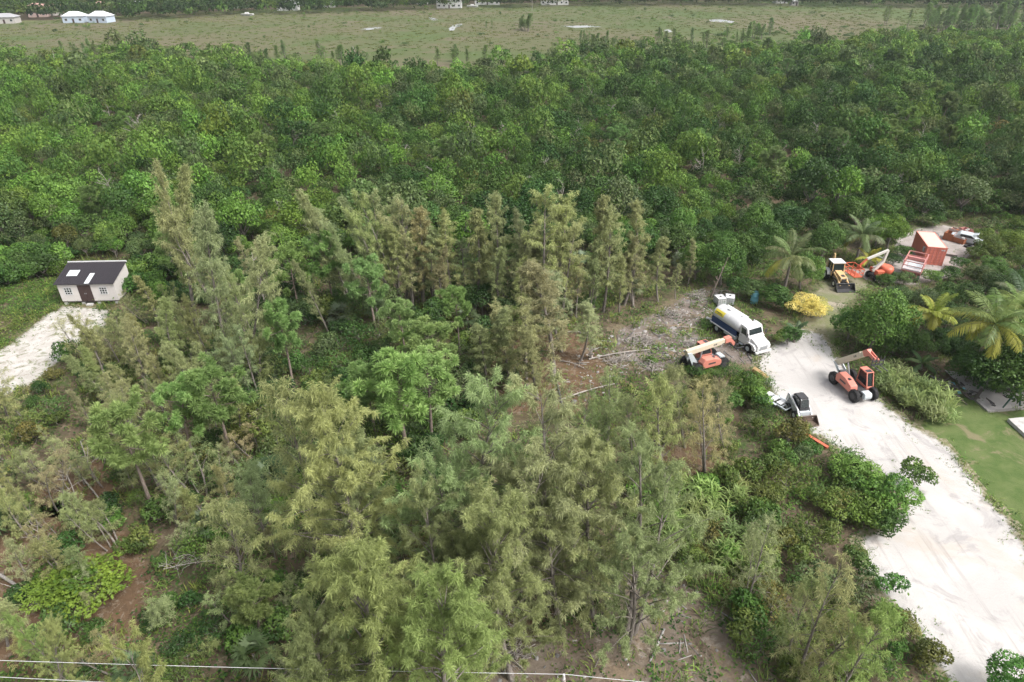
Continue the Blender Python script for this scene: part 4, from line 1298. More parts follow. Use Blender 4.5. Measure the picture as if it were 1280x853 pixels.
# yellow machine attachment half sunk in weeds, light trailer, orange beam
p = G(951, 469)
T = thing('grab_bucket', 'yellow steel bucket lying in weeds at the sand road edge below the tank truck', 'bucket', (p.x, p.y, 0), .5)
m = MB()
m.prism([(-.7, 0), (.5, 0), (.55, .05), (-.5, .08), (-.62, .75), (-.4, 1.0), (-.46, 1.04), (-.8, .8)], -.95, .95); m.build('shell', 'machine yellow', T)
for s in (-1, 1):
    m = MB(); m.prism([(-.7, .02), (.5, .02), (-.4, 1.0), (-.76, .8)], s * .95, s * .99); m.build('side_plate', 'machine yellow', T)
m = MB()
for k in range(6):
    m.bar((.45, -.8 + .32 * k, .03), (.72, -.8 + .32 * k, .03), .07, .05)
m.build('tooth', 'machine yellow', T)
T.scale = (.72, .72, .72)

a, b = G(955, 499), G(985, 517)
T = thing('trailer', 'narrow white trailer frame half buried in weeds left of the skid steer loader', 'trailer', ((a.x + b.x) / 2, (a.y + b.y) / 2, 0), math.atan2(b.y - a.y, b.x - a.x))
L = (b - a).length / 2
m = MB()
for y in (-.55, .55):
    m.bar((-L, y, .6), (L, y, .6), .10, .14)
for k in range(6):
    m.bar((-L + 2 * L * k / 5, -.5, .6), (-L + 2 * L * k / 5, .5, .6), .08)
m.build('frame', 'pale steel', T)
for k in range(3):
    m = MB(); m.box(-L + .1 + k * .75, -L + .6 + k * .75, -.48, .48, .68, .82); m.build('white_board', 'white paint', T, .02)
for s in (-1, 1):
    wheel(T, 0, s * .72, .33, .2, 'white paint')
    m = MB(); m.box(-.45, .45, min(s * .60, s * .85), max(s * .60, s * .85), .70, .73); m.build('mudguard', 'pale steel', T)

a, b = G(1003, 543), G(1034, 562)
T = thing('steel_beam', 'orange painted steel beam lying in the grass at the sand road edge', 'beam', ((a.x + b.x) / 2, (a.y + b.y) / 2, 0), math.atan2(b.y - a.y, b.x - a.x))
L = (b - a).length / 2
MB().box(-L, L, -.16, .16, .24, .28).build('flange', 'orange paint', T)
MB().box(-L, L, -.16, .16, .02, .06).build('flange', 'rusty steel', T)
MB().box(-L, L, -.03, .03, .061, .239).build('web', 'orange paint', T)

# playground: kerbed sand, swing frame, white slab, dark pile
def kerb(px0, px1, h, w, label):
    a, b = G(*px0), G(*px1)
    m = MB(); d = (b - a).normalized()
    m.bar(Vector((0, 0, h / 2 - .02)), Vector((b.x - a.x, b.y - a.y, h / 2 - .02)), w, h)
    o = m.build('kerb', 'grey concrete', None, .02); o.location = (a.x, a.y, 0)
    tag(o, label, 'kerb')
V = np.array([tuple(G(*p)[:2]) + (.12,) for p in PLAY])
bmw = bmesh.new(); f = bmw.faces.new([bmw.verts.new(v) for v in V]); f.normal_update()
if f.normal.z < 0: f.normal_flip()
me = bpy.data.meshes.new('play_sand'); bmw.to_mesh(me); bmw.free(); me.materials.append(MATS['play sand'])
o = add('play_sand', me); o['kind'] = 'structure'
kerb((1236, 515.5), (1430, 500), .22, .16, 'low grey concrete kerb along the lawn side of the play sand under the swing frame')
kerb((1199, 483), (1235, 516), .22, .16, 'low dark concrete kerb slanting from the dark heap to the play sand corner')
p, p2 = G(1253, 511), G(1274, 508.5)
mid = (p + p2) / 2
T = thing('swing_frame', 'dark green steel swing frame standing on the kerbed white sand', 'swing', (mid.x, mid.y, .12), math.atan2(p2.y - p.y, p2.x - p.x))
hw = (p2 - p).length / 2
for yy in (0.0, 3.2):
    for s_ in (-1, 1):
        MB().cyl((s_ * hw, yy, 0), (.05, yy, 2.35), .075, n=10).build('leg', 'green steel', T)
    MB().cyl((-hw * .55, yy, 1.0), (hw * .56, yy, 1.0), .05, n=8).build('brace', 'green steel', T)
MB().cyl((.05, -.15, 2.35), (.05, 3.35, 2.35), .075, n=10).build('top_bar', 'green steel', T)
for yy in (1.0, 2.2):
    m = MB()
    for q_ in (-.22, .22):
        m.cyl((.05, yy + q_, 2.3), (.05, yy + q_, .5), .012, n=5)
    ch = m.build('chain', 'grey steel', T)
    MB().box(-.05, .15, yy - .25, yy + .25, .46, .5).build('seat', 'dark steel', ch, .01)
a, b, c = G(1258.5, 527), G(1290, 556), G(1330, 520)
m = MB()
vs = [a, b, b + (c - a), c]
n = [(q.x - a.x, q.y - a.y) for q in vs]
m._verts([(x, y, -.02) for x, y in n] + [(x, y, .34) for x, y in n], [(0, 1, 2, 3), (4, 5, 6, 7), (0, 1, 5, 4), (1, 2, 6, 5), (2, 3, 7, 6), (3, 0, 4, 7)])
o = m.build('concrete_slab', 'white sun-bleached concrete', None, .02); o.location = (a.x, a.y, 0)
tag(o, 'raised white concrete slab on the lawn in front of the play sand', 'slab')
T = thing('debris_heap', 'dark heap of broken boards and tarpaulin at the end of the lawn', 'heap', tuple(G(1196, 492)), -.7)
rng = random.Random(5)
for mt, nm, cnt, ln in (('dark wood', 'board', 26, 1.3), ('dark steel', 'scrap_metal', 14, .7), ('blue plastic', 'tarpaulin', 3, .5)):
    m = MB()
    for k in range(cnt):
        q = Vector((rng.gauss(0, 1.1), rng.gauss(0, .7), rng.uniform(.05, .6)))
        d = Vector((rng.gauss(0, 1), rng.gauss(0, 1), rng.gauss(0, .25))).normalized() * ln * rng.uniform(.4, 1)
        m.bar(q - d / 2 + Vector((0, 0, .15)), q + d / 2 + Vector((0, 0, .15)), rng.uniform(.1, .3), .05)
    m.build(nm, mt, T)

# ------------------------------------------------------------------ overhead wires and their pole
def pole(px, h, label, rz=0.0):
    p = G(px[0], px[1], h)
    T = thing('utility_pole', label, 'pole', (p.x, p.y, 0), rz)
    MB().cyl((0, 0, -.1), (0, 0, h - .35), .14, .10, n=10).build('shaft', 'dead wood', T)
    MB().cyl((0, 0, h - .35), (0, 0, h - .02), .07, .055, n=10).build('insulator', 'white paint', T, .01)
    return Vector((p.x, p.y, h))
def wire(a, b, sag, label):
    m = Mesh()
    a, b = np.array(a), np.array(b)
    t = np.linspace(0, 1, 40)[:, None]
    pts = a * (1 - t) + b * t
    pts[:, 2] -= sag * 4 * (t * (1 - t))[:, 0]
    m.tube(pts, .013, 5)
    V, Q = m.get()
    o = add('overhead_wire', np_mesh('overhead_wire', V, Q, 'wire grey'))
    tag(o, label, 'wire', 'overhead wires')
pa = pole((705, 843), 9.0, 'slim pole with white insulator carrying the overhead wire below the big casuarinas')
d0 = G(0, 822, 9.0) - pa
pb_ = pa + d0.normalized() * 42
d1 = G(835, 854, 9.0) - pa
pc_ = pa + d1.normalized() * 38
wire(pa, pb_, .25, 'thin pale overhead wire running left from the slim pole')
wire(pa, pc_, .25, 'thin pale overhead wire running right from the slim pole')
e0, e1 = G(0, 845, 8.4), G(210, 855.5, 8.4)
dd = (e1 - e0).normalized()
wire(e0 - dd * 25, e1 + dd * 20, .1, 'lower pale overhead wire crossing only the bottom left corner')

# ------------------------------------------------------------------ far houses beyond the marsh
def house(px, w, d, h, wallm, roofm, label, rz=0.0, hip=True, hr=1.6, cars=False):
    p = G(*px)
    T = thing('house', label, 'house', (p.x, p.y, 0), rz, 'houses beyond the marsh')
    MB().box(-w / 2, w / 2, -d / 2, d / 2, 0, h).build('wall', wallm, T)
    o = .5
    rr = MB()
    k = d / 2 + o if hip else 0
    z = h + .01
    vs = [(-w / 2 - o, -d / 2 - o, z), (w / 2 + o, -d / 2 - o, z), (w / 2 + o, d / 2 + o, z), (-w / 2 - o, d / 2 + o, z), (-w / 2 - o + k * .8, 0, z + hr), (w / 2 + o - k * .8, 0, z + hr)]
    rr._verts(vs, [(0, 1, 5, 4), (1, 2, 5), (2, 3, 4, 5), (3, 0, 4), (3, 2, 1, 0)])
    rr.build('roof', roofm, T)
    nw = max(2, int(w / 3.2))
    for i in range(nw):
        x = -w / 2 + w * (i + .5) / nw
        for zz in ([1.0] if h < 4 else [1.0, 4.0]):
            if i == nw // 2 and zz == 1.0:
                MB().box(x - .5, x + .5, -d / 2 - .06, -d / 2 - .002, .05, 2.15).build('door', 'brown door', T)
                continue
            fr = MB().box(x - .75, x + .75, -d / 2 - .05, -d / 2 - .002, zz, zz + 1.3).build('window', 'white paint', T)
            MB().box(x - .62, x + .62, -d / 2 - .07, -d / 2 - .052, zz + .12, zz + 1.18).build('pane', 'tinted glass', fr)
HOUSES = [
    ((10, 29), 11, 8, 3.2, 'grey plaster', 'grey roof', 'low grey house with grey roof at the far left end of the marsh', .2, 1.8),
    ((50, 21), 10, 8, 5.6, 'pink plaster', 'terracotta roof', 'two storey pink house behind the far dark trees, left of the blue houses', .3, 1.8),
    ((65, 19), 9, 8, 5.2, 'grey plaster', 'terracotta roof', 'pinkish grey roofed house behind trees between the pink house and blue house', -.2, 1.8),
    ((96, 28), 11, 8, 3.4, 'blue plaster', 'white roof', 'pale blue house with white roof on the marsh edge, left of its twin', .15, 2.2),
    ((128, 28), 11, 8, 3.4, 'blue plaster', 'white roof', 'pale blue house with white gable on the marsh edge, right of its twin', -.1, 2.4),
    ((106, 15), 10, 8, 4.2, 'white paint', 'grey roof', 'white house with grey roof behind the pale blue houses', .5, 2.0),
    ((130, 15), 11, 8, 4.2, 'white paint', 'terracotta roof', 'cream house with pink roof behind the pale blue houses', -.3, 2.0),
    ((170, 13), 12, 8, 4.0, 'white paint', 'white roof', 'low house with bluish white roof among the far trees right of the blue houses', .1, 1.5),
    ((302, 10), 11, 8, 4.5, 'white paint', 'white roof', 'white house among dark trees between the bluish roof and grey roofed house', .1, 1.6),
    ((361, 13), 13, 8, 4.2, 'white paint', 'grey roof', 'white house with grey pitched roof at the marsh edge left of centre', .0, 2.2),
    ((411, 9), 10, 7, 3.6, 'white paint', 'white roof', 'small white house in far trees, next right of the grey roofed house', .1, 1.4),
    ((562, 10), 17, 8, 5.0, 'white paint', 'white roof', 'long white two storey house beyond the middle of the marsh', .0, 1.6),
    ((609, 6), 18, 8, 4.4, 'white paint', 'white roof', 'white house partly hidden by trees, right of the long white house', .05, 1.5),
    ((693, 6), 20, 8, 4.4, 'white paint', 'white roof', 'wide white low house beyond the marsh above the tall reed clump', .0, 1.5),
    ((528, 5), 8, 8, 4.4, 'white paint', 'white roof', 'small white house left of the long white house beyond the marsh', .0, 1.5),
    ((975, 4), 9, 7, 3.6, 'white paint', 'blue plaster', 'tiny house with pale turquoise roof beyond the right marsh', .0, 1.5),
    ((992, 7), 5, 4, 2.8, 'grey plaster', 'grey roof', 'tiny grey shed standing on the right marsh edge', .0, 1.0),
    ((1270, 4), 12, 8, 4.4, 'white paint', 'white roof', 'white house at the far right corner beyond the trees', .0, 1.5),
]
for px, w, d, h, wm, rm, lb, rz, hr in HOUSES:
    house(px, w, d, h, wm, rm, lb, rz, hr=hr)
for (x, y, lb) in ((591, 9.5, 'white boat on a trailer parked on grass in front of the far white houses'), (310, 20, 'pale boat lying at the marsh edge left of the grey roofed house')):
    p = G(x, y)
    T = thing('boat', lb, 'boat', (p.x, p.y, .3), .1)
    m = MB()
    m.loft([[(-4 + 8 * t, -1.2 * s, .9), (-4 + 8 * t, -.7 * s, .2), (-4 + 8 * t, 0, .0), (-4 + 8 * t, .7 * s, .2), (-4 + 8 * t, 1.2 * s, .9)] for t, s in ((0, .9), (.5, 1), (.8, .75), (.97, .1))])
    m.build('hull', 'white paint', T)
    MB().prism([(-1.5, .9), (1.0, .9), (.5, 1.7), (-1.5, 1.7)], -.8, .8).build('cabin', 'white paint', T, .05)
    m = MB(); m.box(-2.5, 2.5, -.5, .5, -.30, -.05); m.build('trailer', 'grey steel', T)

# ------------------------------------------------------------------ plant stock: a few of each kind, copied with shared meshes
ITEMS = []
def stock(kind, wood, fol, wmat, fmat, n):
    a = np_mesh(kind + '_trunk', *wood, wmat, smooth=True) if wood else None
    b = np_mesh(kind + '_crown', fol[0], fol[1], fmat, tint=fol[2])
    return a, b
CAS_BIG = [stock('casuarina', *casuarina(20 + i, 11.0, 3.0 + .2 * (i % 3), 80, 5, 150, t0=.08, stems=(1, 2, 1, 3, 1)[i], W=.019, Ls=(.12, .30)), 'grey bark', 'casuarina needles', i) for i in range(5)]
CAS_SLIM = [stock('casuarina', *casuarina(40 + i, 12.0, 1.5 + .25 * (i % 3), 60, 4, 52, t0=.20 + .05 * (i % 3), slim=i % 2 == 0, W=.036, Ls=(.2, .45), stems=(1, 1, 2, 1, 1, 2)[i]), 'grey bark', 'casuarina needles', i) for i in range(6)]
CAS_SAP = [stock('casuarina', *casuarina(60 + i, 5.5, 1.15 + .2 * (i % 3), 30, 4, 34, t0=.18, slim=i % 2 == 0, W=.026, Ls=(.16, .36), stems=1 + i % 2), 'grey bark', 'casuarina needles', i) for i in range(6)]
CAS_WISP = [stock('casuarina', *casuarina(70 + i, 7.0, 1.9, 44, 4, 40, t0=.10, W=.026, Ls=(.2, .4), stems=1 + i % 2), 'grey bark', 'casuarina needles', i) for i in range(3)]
PINES = [stock('pine', *pine(80 + i, 8.0, 2.0 + .25 * i), 'pine bark', 'pine needles', i) for i in range(4)]
BL_FAR = [stock('broadleaf', *broadleaf(100 + i, 2.5, 4.6 + .25 * (i % 3), nl=12 + 2 * (i % 4), leaves=3200, L=.25, keep=.6), 'grey bark', 'broad leaves', i) for i in range(8)]
BUSHY = [stock('bush', *broadleaf(115 + i, 3.0, 5.6, nl=26, leaves=5600, L=.30, trunk_r=.06, keep=.62, zr=2.8, lr=(.24, .42)), 'grey bark', 'broad leaves', i) for i in range(4)]
BL_NEAR = [stock('broadleaf', *broadleaf(120 + i, 3.0, 5.6, nl=44, leaves=12000, L=.20, trunk_r=.16, keep=.6, zr=2.9, lr=(.20, .36)), 'grey bark', 'broad leaves', i) for i in range(4)]
CROTON = [stock('croton', *broadleaf(135 + i, 3.0, 5.6, nl=30, leaves=9000, L=.34, trunk_r=.05, W=.28, keep=.6, zr=2.9), 'grey bark', 'croton leaves', i) for i in range(2)]
SHRUBS = [stock('shrub', *broadleaf(140 + i, 1.15, 1.55 + .2 * (i % 3), nl=11, leaves=1500, L=.17, trunk_r=.03, zr=.85, keep=.6), 'grey bark', 'broad leaves', i) for i in range(6)]
WISPS = [stock('wisp', *broadleaf(160 + i, 1.3, 1.9, nl=14, leaves=900, L=.20, trunk_r=.025, W=.28, zr=1.0, keep=.4), 'grey bark', 'broad leaves', i) for i in range(4)]
FANS = [stock('fan', *fanpalm(180 + i, .9 + .5 * i), 'grey bark', 'palm fronds', i) for i in range(3)]

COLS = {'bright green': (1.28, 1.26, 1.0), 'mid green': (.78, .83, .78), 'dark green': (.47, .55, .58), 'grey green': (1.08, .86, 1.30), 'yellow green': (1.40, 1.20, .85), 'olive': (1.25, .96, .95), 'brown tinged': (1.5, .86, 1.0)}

def jit(c, a=.10):
    k = RNG.normal(1, a)
    return tuple(max(.05, v * k * RNG.normal(1, a * .5)) for v in c) + (1.0,)

def grow(kind, pr, loc, sc, rz, col, look, noun, cat, group, tilt=0.0, parts=('trunk', 'crown'), place=None, ppx=None):
    o = bpy.data.objects.new(kind, None)
    COL.objects.link(o)
    o.empty_display_size = .3
    o.location = loc
    o.rotation_euler = (0, tilt, 0)
    o['category'] = cat
    for nm, me in zip(parts, pr):
        if me is None:
            continue
        c = bpy.data.objects.new(nm, me)
        COL.objects.link(c)
        c.parent = o
        c.rotation_euler = (0, 0, rz)
        c.scale = sc
        if nm != 'trunk':
            c.color = jit(col)
    ITEMS.append(dict(o=o, look=look, noun=noun, group=group, place=place, px=ppx or PX(Vector(loc) + Vector((0, 0, sc[2] * 2)))))
    return o

def by_px(base, top):
    """location, height and sideways tilt of a plant whose foot and tip show at these pixels"""
    b = G(*base)
    h = h_at(b, top[1])
    r = Vector((b.x, b.y, h)) - CAM
    f = r.dot(FW)
    dx = (top[0] - 640) / FPX * f - b.x
    return b, math.hypot(h, dx), math.atan2(dx, h)

NAD = 426.5 + FPX * CP / SP
def foot(top, by):
    return (640 + (top[0] - 640) * (NAD - by) / (NAD - top[1]), by)

OL = {'olive': (1.0, 1.0, 1.0), 'tan olive': (1.05, 1.02, .98), 'yellowish': (1.06, 1.05, .97), 'green': (.74, .84, .66), 'bright green': (.86, .98, .66), 'dull olive': (.90, .92, .90)}
def cas(base, top, protos, h0, col, look, w=1.0, i=None, place=None, noun='casuarina'):
    if protos is CAS_BIG and base[1] > 650:
        w *= 1.06
    b, h, tilt = by_px(base, top)
    s = h / h0
    i = random.randrange(len(protos)) if i is None else i
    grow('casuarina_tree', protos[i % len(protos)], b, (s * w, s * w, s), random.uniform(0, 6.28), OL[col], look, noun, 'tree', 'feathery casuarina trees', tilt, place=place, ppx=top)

# the big feathery ones nearest the camera
for base, top, c, w, i, lk in (
    ((462, 775), (412, 520), 'yellowish', 1.00, 0, 'big yellow olive plumed'), ((430, 745), (440, 560), 'olive', .8, 2, 'broad olive'),
    ((572, 735), (560, 478), 'olive', .95, 1, 'tall olive'), ((648, 750), (648, 488), 'olive', 1.0, 3, 'tall many stemmed'),  
    ((740, 770), (750, 560), 'yellowish', .95, 0, 'big pale plumed'), ((785, 800), (800, 575), 'olive', .95, 3, 'broad olive drooping'), ((700, 790), (690, 620), 'olive', .95, 4, 'low spreading olive'), ((640, 850), (612, 652), 'yellowish', 1.05, 2, 'yellow drooping'),
    ((560, 830), (540, 640), 'dull olive', .8, 1, 'dull olive shaded'), ((490, 960), (470, 715), 'green', 1.05, 0, 'bluish green young'), ((560, 980), (570, 745), 'green', .95, 4, 'bluish green bushy'), ((400, 960), (395, 770), 'green', .8, 2, 'green low'),
    ((90, 860), (15, 775), 'bright green', .5, 0, 'small bright green'), ((95, 900), (70, 785), 'yellowish', .5, 2, 'small yellowish'),
    ((210, 1000), (140, 808), 'bright green', .7, 3, 'fresh green')):
    cas(base, top, CAS_BIG, 11.0, c, lk, w, i)

for base, top, c, w, i, lk in (((1000, 850), (1062, 715), 'yellowish', .75, 1, 'thin slanting yellow green'), ((985, 830), (1022, 728), 'yellowish', .7, 0, 'thin slanting yellowish'), ((1040, 890), (1105, 765), 'bright green', .7, 2, 'wispy low green'), ((930, 760), (955, 650), 'olive', .7, 1, 'wispy low olive'),
                               ((856, 560), (846, 466), 'olive', .9, 0, 'wispy olive'), ((905, 560), (896, 480), 'olive', .9, 2, 'wispy olive'), ((760, 560), (765, 470), 'dull olive', .9, 1, 'wispy dull'), ((835, 610), (828, 480), 'olive', .8, 2, 'wispy tall olive'), ((790, 600), (782, 505), 'dull olive', .8, 0, 'wispy dull'), ((700, 700), (708, 505), 'olive', .7, 1, 'thin stemmed olive'),
                               ((392, 720), (345, 500), 'yellowish', .7, 0, 'thin leaning yellowish'), ((725, 590), (742, 492), 'green', .7, 1, 'thin greenish'), ((340, 690), (318, 585), 'olive', .9, 2, 'wispy spreading'), ((300, 760), (272, 640), 'dull olive', .9, 0, 'wispy dull spreading'), ((880, 595), (872, 482), 'olive', .8, 1, 'wispy loose')):
    cas(base, top, CAS_WISP, 7.0, c, lk, w, i)

# the slim row behind the clearing
for top, by in (((470, 242), 375), ((497, 256), 378), ((520, 262), 380), ((543, 290), 385), ((566, 268), 385), ((590, 264), 388), ((613, 245), 385), ((640, 272), 390), ((662, 292), 395), ((686, 238), 402),
                ((702, 262), 395), ((722, 330), 398), ((750, 248), 388), ((764, 262), 390), ((792, 255), 382), ((803, 300), 384), ((832, 300), 377), ((850, 332), 374), ((868, 300), 358), ((555, 310), 392), ((580, 300), 380),
                ((628, 310), 398), ((650, 330), 405), ((535, 275), 372), ((510, 290), 390), ((485, 285), 388), ((780, 320), 392), ((740, 300), 392), ((605, 290), 375), ((675, 280), 388)):
    cas(foot(top, by), top, CAS_SLIM, 12.0, random.choice(['olive', 'olive', 'tan olive', 'yellowish', 'dull olive']), random.choice(['slim olive', 'slender feathery', 'narrow olive']), random.uniform(.95, 1.25), place='in the row behind the debris clearing')
for base, top in (((290, 405), (199, 212)), ((292, 470), (258, 264)), ((445, 395), (373, 246)), ((440, 390), (396, 265)), ((500, 385), (430, 250)), ((507, 388), (444, 244)), ((350, 400), (300, 300)), ((330, 450), (275, 330)), ((412, 420), (365, 330)),
                  ((245, 400), (228, 215)), ((305, 480), (330, 300)), ((480, 400), (410, 290))):
    cas(base, top, CAS_SLIM, 12.0, random.choice(['olive', 'tan olive', 'yellowish']), random.choice(['tall leaning', 'slim leaning']), random.uniform(.62, .85), place=None)
for base, top in (((655, 485), (648, 378)), ((692, 478), (668, 335)), ((640, 490), (626, 392)), ((702, 440), (692, 345)), ((672, 500), (660, 410)), ((610, 490), (600, 410)), ((725, 452), (730, 380))):
    cas(base, top, CAS_SLIM, 12.0, 'tan olive', 'thin tan', 1.5, place='at the near edge of the debris clearing')

# tangle of saplings on the left
LEFTCAS = [(0, 530), (60, 505), (120, 450), (165, 405), (200, 388), (300, 400), (340, 470), (335, 560), (300, 650), (180, 690), (0, 700)]
LOWLEFT = [(0, 690), (200, 680), (330, 640), (420, 760), (380, 853), (0, 853)]
def scatter(poly, n, mind, rng):
    xs, ys = zip(*poly)
    out = []
    tries = 0
    while len(out) < n and tries < n * 60:
        tries += 1
        x, y = rng.uniform(min(xs), max(xs)), rng.uniform(min(ys), max(ys))
        if not inpoly([x], [y], poly)[0]:
            continue
        p = G(x, y)
        if all((p - q).length > mind for q in out):
            out.append(p)
    return out
rl = random.Random(21)
for p in scatter(LEFTCAS, 70, 1.3, rl):
    x, y = PX(p)
    h = rl.uniform(4, 9) if y < 560 else rl.uniform(3, 6.5)
    if x < 185:                                     # the view of the shed and its sand path stays open
        h = max(1.6, min(h, h_at(p, 400 if x > 125 else 470)))
    elif x < 240:
        h = max(2.0, min(h, h_at(p, 345)))
    sap = h < 6.2
    pr = rl.choice(CAS_SAP if sap else CAS_SLIM)
    s = h / (5.5 if sap else 12.0)
    w = rl.uniform(.8, 1.2)
    c = rl.choice(['olive', 'tan olive', 'yellowish', 'dull olive', 'tan olive'])
    grow('casuarina_tree', pr, p, (s * w, s * w, s), rl.uniform(0, 6.28), OL[c], ('thin ' if sap else 'tall thin ') + c, 'casuarina', 'tree', 'feathery casuarina trees', rl.gauss(-.16, .17), place='in the tangle before the shed' if y < 560 else None)
for p in scatter(LOWLEFT, 20, 2.2, rl):
    h = rl.uniform(2.2, 4.5); s = h / 5.5; w = rl.uniform(1.0, 1.5)
    c = rl.choice(['olive', 'tan olive', 'dull olive', 'yellowish'])
    grow('casuarina_tree', rl.choice(CAS_SAP), p, (s * w, s * w, s), rl.uniform(0, 6.28), OL[c], 'low ' + c, 'casuarina sapling', 'tree', 'feathery casuarina trees', rl.gauss(0, .35), place='near the bottom wires')

# bright pines with bare trunks
for base, top, w in (((376, 405), (357, 322), 1.0), ((472, 422), (455, 334), 1.0), ((367, 487), (350, 388), .85), ((575, 447), (566, 368), .85), ((546, 490), (538, 414), 1.35), ((507, 460), (500, 388), 1.0), ((514, 580), (494, 456), 1.25),
                     ((234, 368), (213, 298), 1.1), ((192, 640), (152, 520), 1.0), ((290, 580), (262, 472), 1.1), ((245, 590), (225, 490), .9), ((470, 560), (452, 470), 1.1), ((540, 560), (536, 462), 1.2), ((640, 440), (642, 392), 1.0), ((520, 480), (518, 420), 1.0),
                     ((420, 395), (400, 300), .8), ((325, 800), (312, 735), 1.2), ((310, 420), (290, 350), .8)):
    b, h, tilt = by_px(base, top)
    s = h / 8.0
    grow('pine_tree', random.choice(PINES), b, (s * w, s * w, s), random.uniform(0, 6.28), (1, 1, 1) if random.random() < .7 else (.8, .95, .9), random.choice(['bright green round crowned', 'fresh green bare stemmed', 'tufted light green']), 'pine', 'tree', 'pines with bare trunks', tilt, ppx=top)

# single broad trees and bushes round the yard
def broad(base, R0, h, col, look, noun='broadleaf tree', pr=None, kind='broadleaf_tree', group='broadleaf trees of the bushland', i=None, place=None):
    b = G(*base)
    pr = pr or BL_NEAR
    m = pr[(i if i is not None else random.randrange(99)) % len(pr)]
    r0, h0 = (3.0, 5.6) if pr in (BL_NEAR, CROTON, BUSHY) else (2.5, 4.8) if pr is BL_FAR else (1.15, 1.75)
    grow(kind, m, b, (R0 / r0, R0 / r0, h / h0), random.uniform(0, 6.28), COLS.get(col, col) if isinstance(col, str) else col, look, noun, 'tree' if 'tree' in kind else 'bush', group, place=place)
for base, R0, h, c, lk in (
    ((1086, 440), 3.7, 7.4, 'bright green', 'round bright green'), ((1112, 440), 2.6, 5.2, 'mid green', 'round mid green'), ((1060, 425), 2.2, 3.6, 'mid green', 'low mid green'), ((1250, 494), 4.6, 7.6, 'mid green', 'large round'), ((1222, 480), 3.2, 5.6, 'mid green', 'round dark green'), ((1290, 480), 3.6, 6.5, 'mid green', 'dense glossy'),
    ((900, 358), 3.2, 6.5, 'mid green', 'tall leafy'), ((868, 352), 2.6, 5.5, 'bright green', 'leafy green'), ((925, 345), 3.0, 6.0, 'mid green', 'leafy'), ((1000, 362), 2.6, 5.2, 'bright green', 'round green'), ((950, 330), 3.0, 6.0, 'mid green', 'broad'), ((1025, 325), 3.0, 5.6, 'mid green', 'broad leafy'),
    ((1108, 312), 2.6, 5.4, 'yellow green', 'yellow tipped'), ((1092, 310), 2.4, 5.0, 'bright green', 'light green'), ((1118, 384), 2.0, 2.8, 'grey green', 'low greyish'), ((1148, 388), 2.0, 3.0, 'grey green', 'greyish'), ((1178, 386), 2.2, 3.4, 'mid green', 'low dense'), ((1205, 388), 2.4, 3.6, 'dark green', 'dark'),
    ((1180, 412), 2.2, 3.4, 'dark green', 'dark low'), ((1170, 440), 2.0, 3.0, 'dark green', 'dark small'), ((1140, 445), 2.2, 3.2, 'mid green', 'low leafy'), ((1232, 322), 2.2, 3.2, 'olive', 'olive yellow'), ((1262, 318), 2.6, 3.6, 'yellow green', 'yellowish'), ((1278, 342), 2.6, 3.8, 'olive', 'olive'), ((1240, 348), 2.2, 3.0, 'mid green', 'low green'), ((1220, 356), 2.0, 2.8, 'grey green', 'grey green'),
    ((1270, 375), 2.8, 4.2, 'mid green', 'leafy'), ((1235, 375), 2.4, 3.6, 'dark green', 'dark'), ((1285, 420), 3.0, 5.0, 'bright green', 'bright'), ((1255, 425), 2.4, 4.4, 'bright green', 'bright green'), ((1195, 440), 2.2, 3.6, 'dark green', 'darkish')):  # dark ones carry a darker leaf tint
    broad(base, R0, h, c, lk)
    if lk in ('large round', 'round dark green', 'dense glossy', 'darkish', 'round mid green'):     # foliage down to the ground: the stem stands in a hollow
        ITEMS[-1]['o'].location.z = -1.3
for base, R0, h, c, lk in (
    ((1100, 640), 2.3, 3.4, 'bright green', 'spreading bright green'), ((1062, 606), 2.0, 2.6, 'bright green', 'low bright green'), ((1138, 612), 1.5, 2.4, 'bright green', 'green spray of'), ((1080, 655), 2.0, 2.6, 'yellow green', 'yellow green'), ((1040, 640), 1.8, 2.2, 'olive', 'olive low'), ((1105, 668), 1.6, 2.2, 'mid green', 'dark leaved'),
    ((1104, 740), 1.15, 1.6, 'mid green', 'small round solitary'), ((1256, 880), 1.9, 3.4, (.75, .95, .8), 'dark glossy'), ((118, 745), 2.9, 2.4, (1.7, 1.5, .8), 'spreading lime green'), ((72, 745), 2.0, 1.8, 'yellow green', 'low lime green'),
    ((940, 376), 1.9, 3.0, 'grey green', 'greyish leafy'), ((964, 384), 1.9, 3.2, 'mid green', 'loose green'), ((980, 390), 1.4, 2.2, 'mid green', 'small'), ((922, 374), 1.5, 2.6, 'mid green', 'leafy'), ((985, 432), 1.3, 2.4, 'mid green', 'small upright'), ((972, 430), 1.2, 1.6, 'olive', 'low weedy'),
    ((925, 505), 1.8, 3.4, 'bright green', 'upright bright green'), ((905, 520), 1.6, 2.6, 'mid green', 'green'), ((945, 510), 1.5, 2.4, 'bright green', 'fresh green'), ((815, 455), .7, 1.0, 'bright green', 'tiny green'), ((885, 408), 1.4, .7, 'mid green', 'flat green')):
    broad(base, R0, h, c, lk, 'bush', BUSHY if R0 > 1.7 else SHRUBS, 'bush', 'bushes round the sand road')
for poly, n in (([(-20, 338), (80, 328), (82, 345), (40, 352), (-20, 374)], 34), ([(158, 330), (260, 335), (270, 385), (168, 378)], 22)):
    for p in scatter(poly, n, .9, rl):
        c = rl.choice(['dark green', 'mid green', 'mid green', 'bright green']); s = rl.uniform(1.1, 1.9)
        grow('shrub', rl.choice(SHRUBS), p, (s, s, s), rl.uniform(0, 6.28), COLS[c], 'tall ' + c, 'shrub', 'bush', 'shrubs of the undergrowth', parts=('stem', 'foliage'))
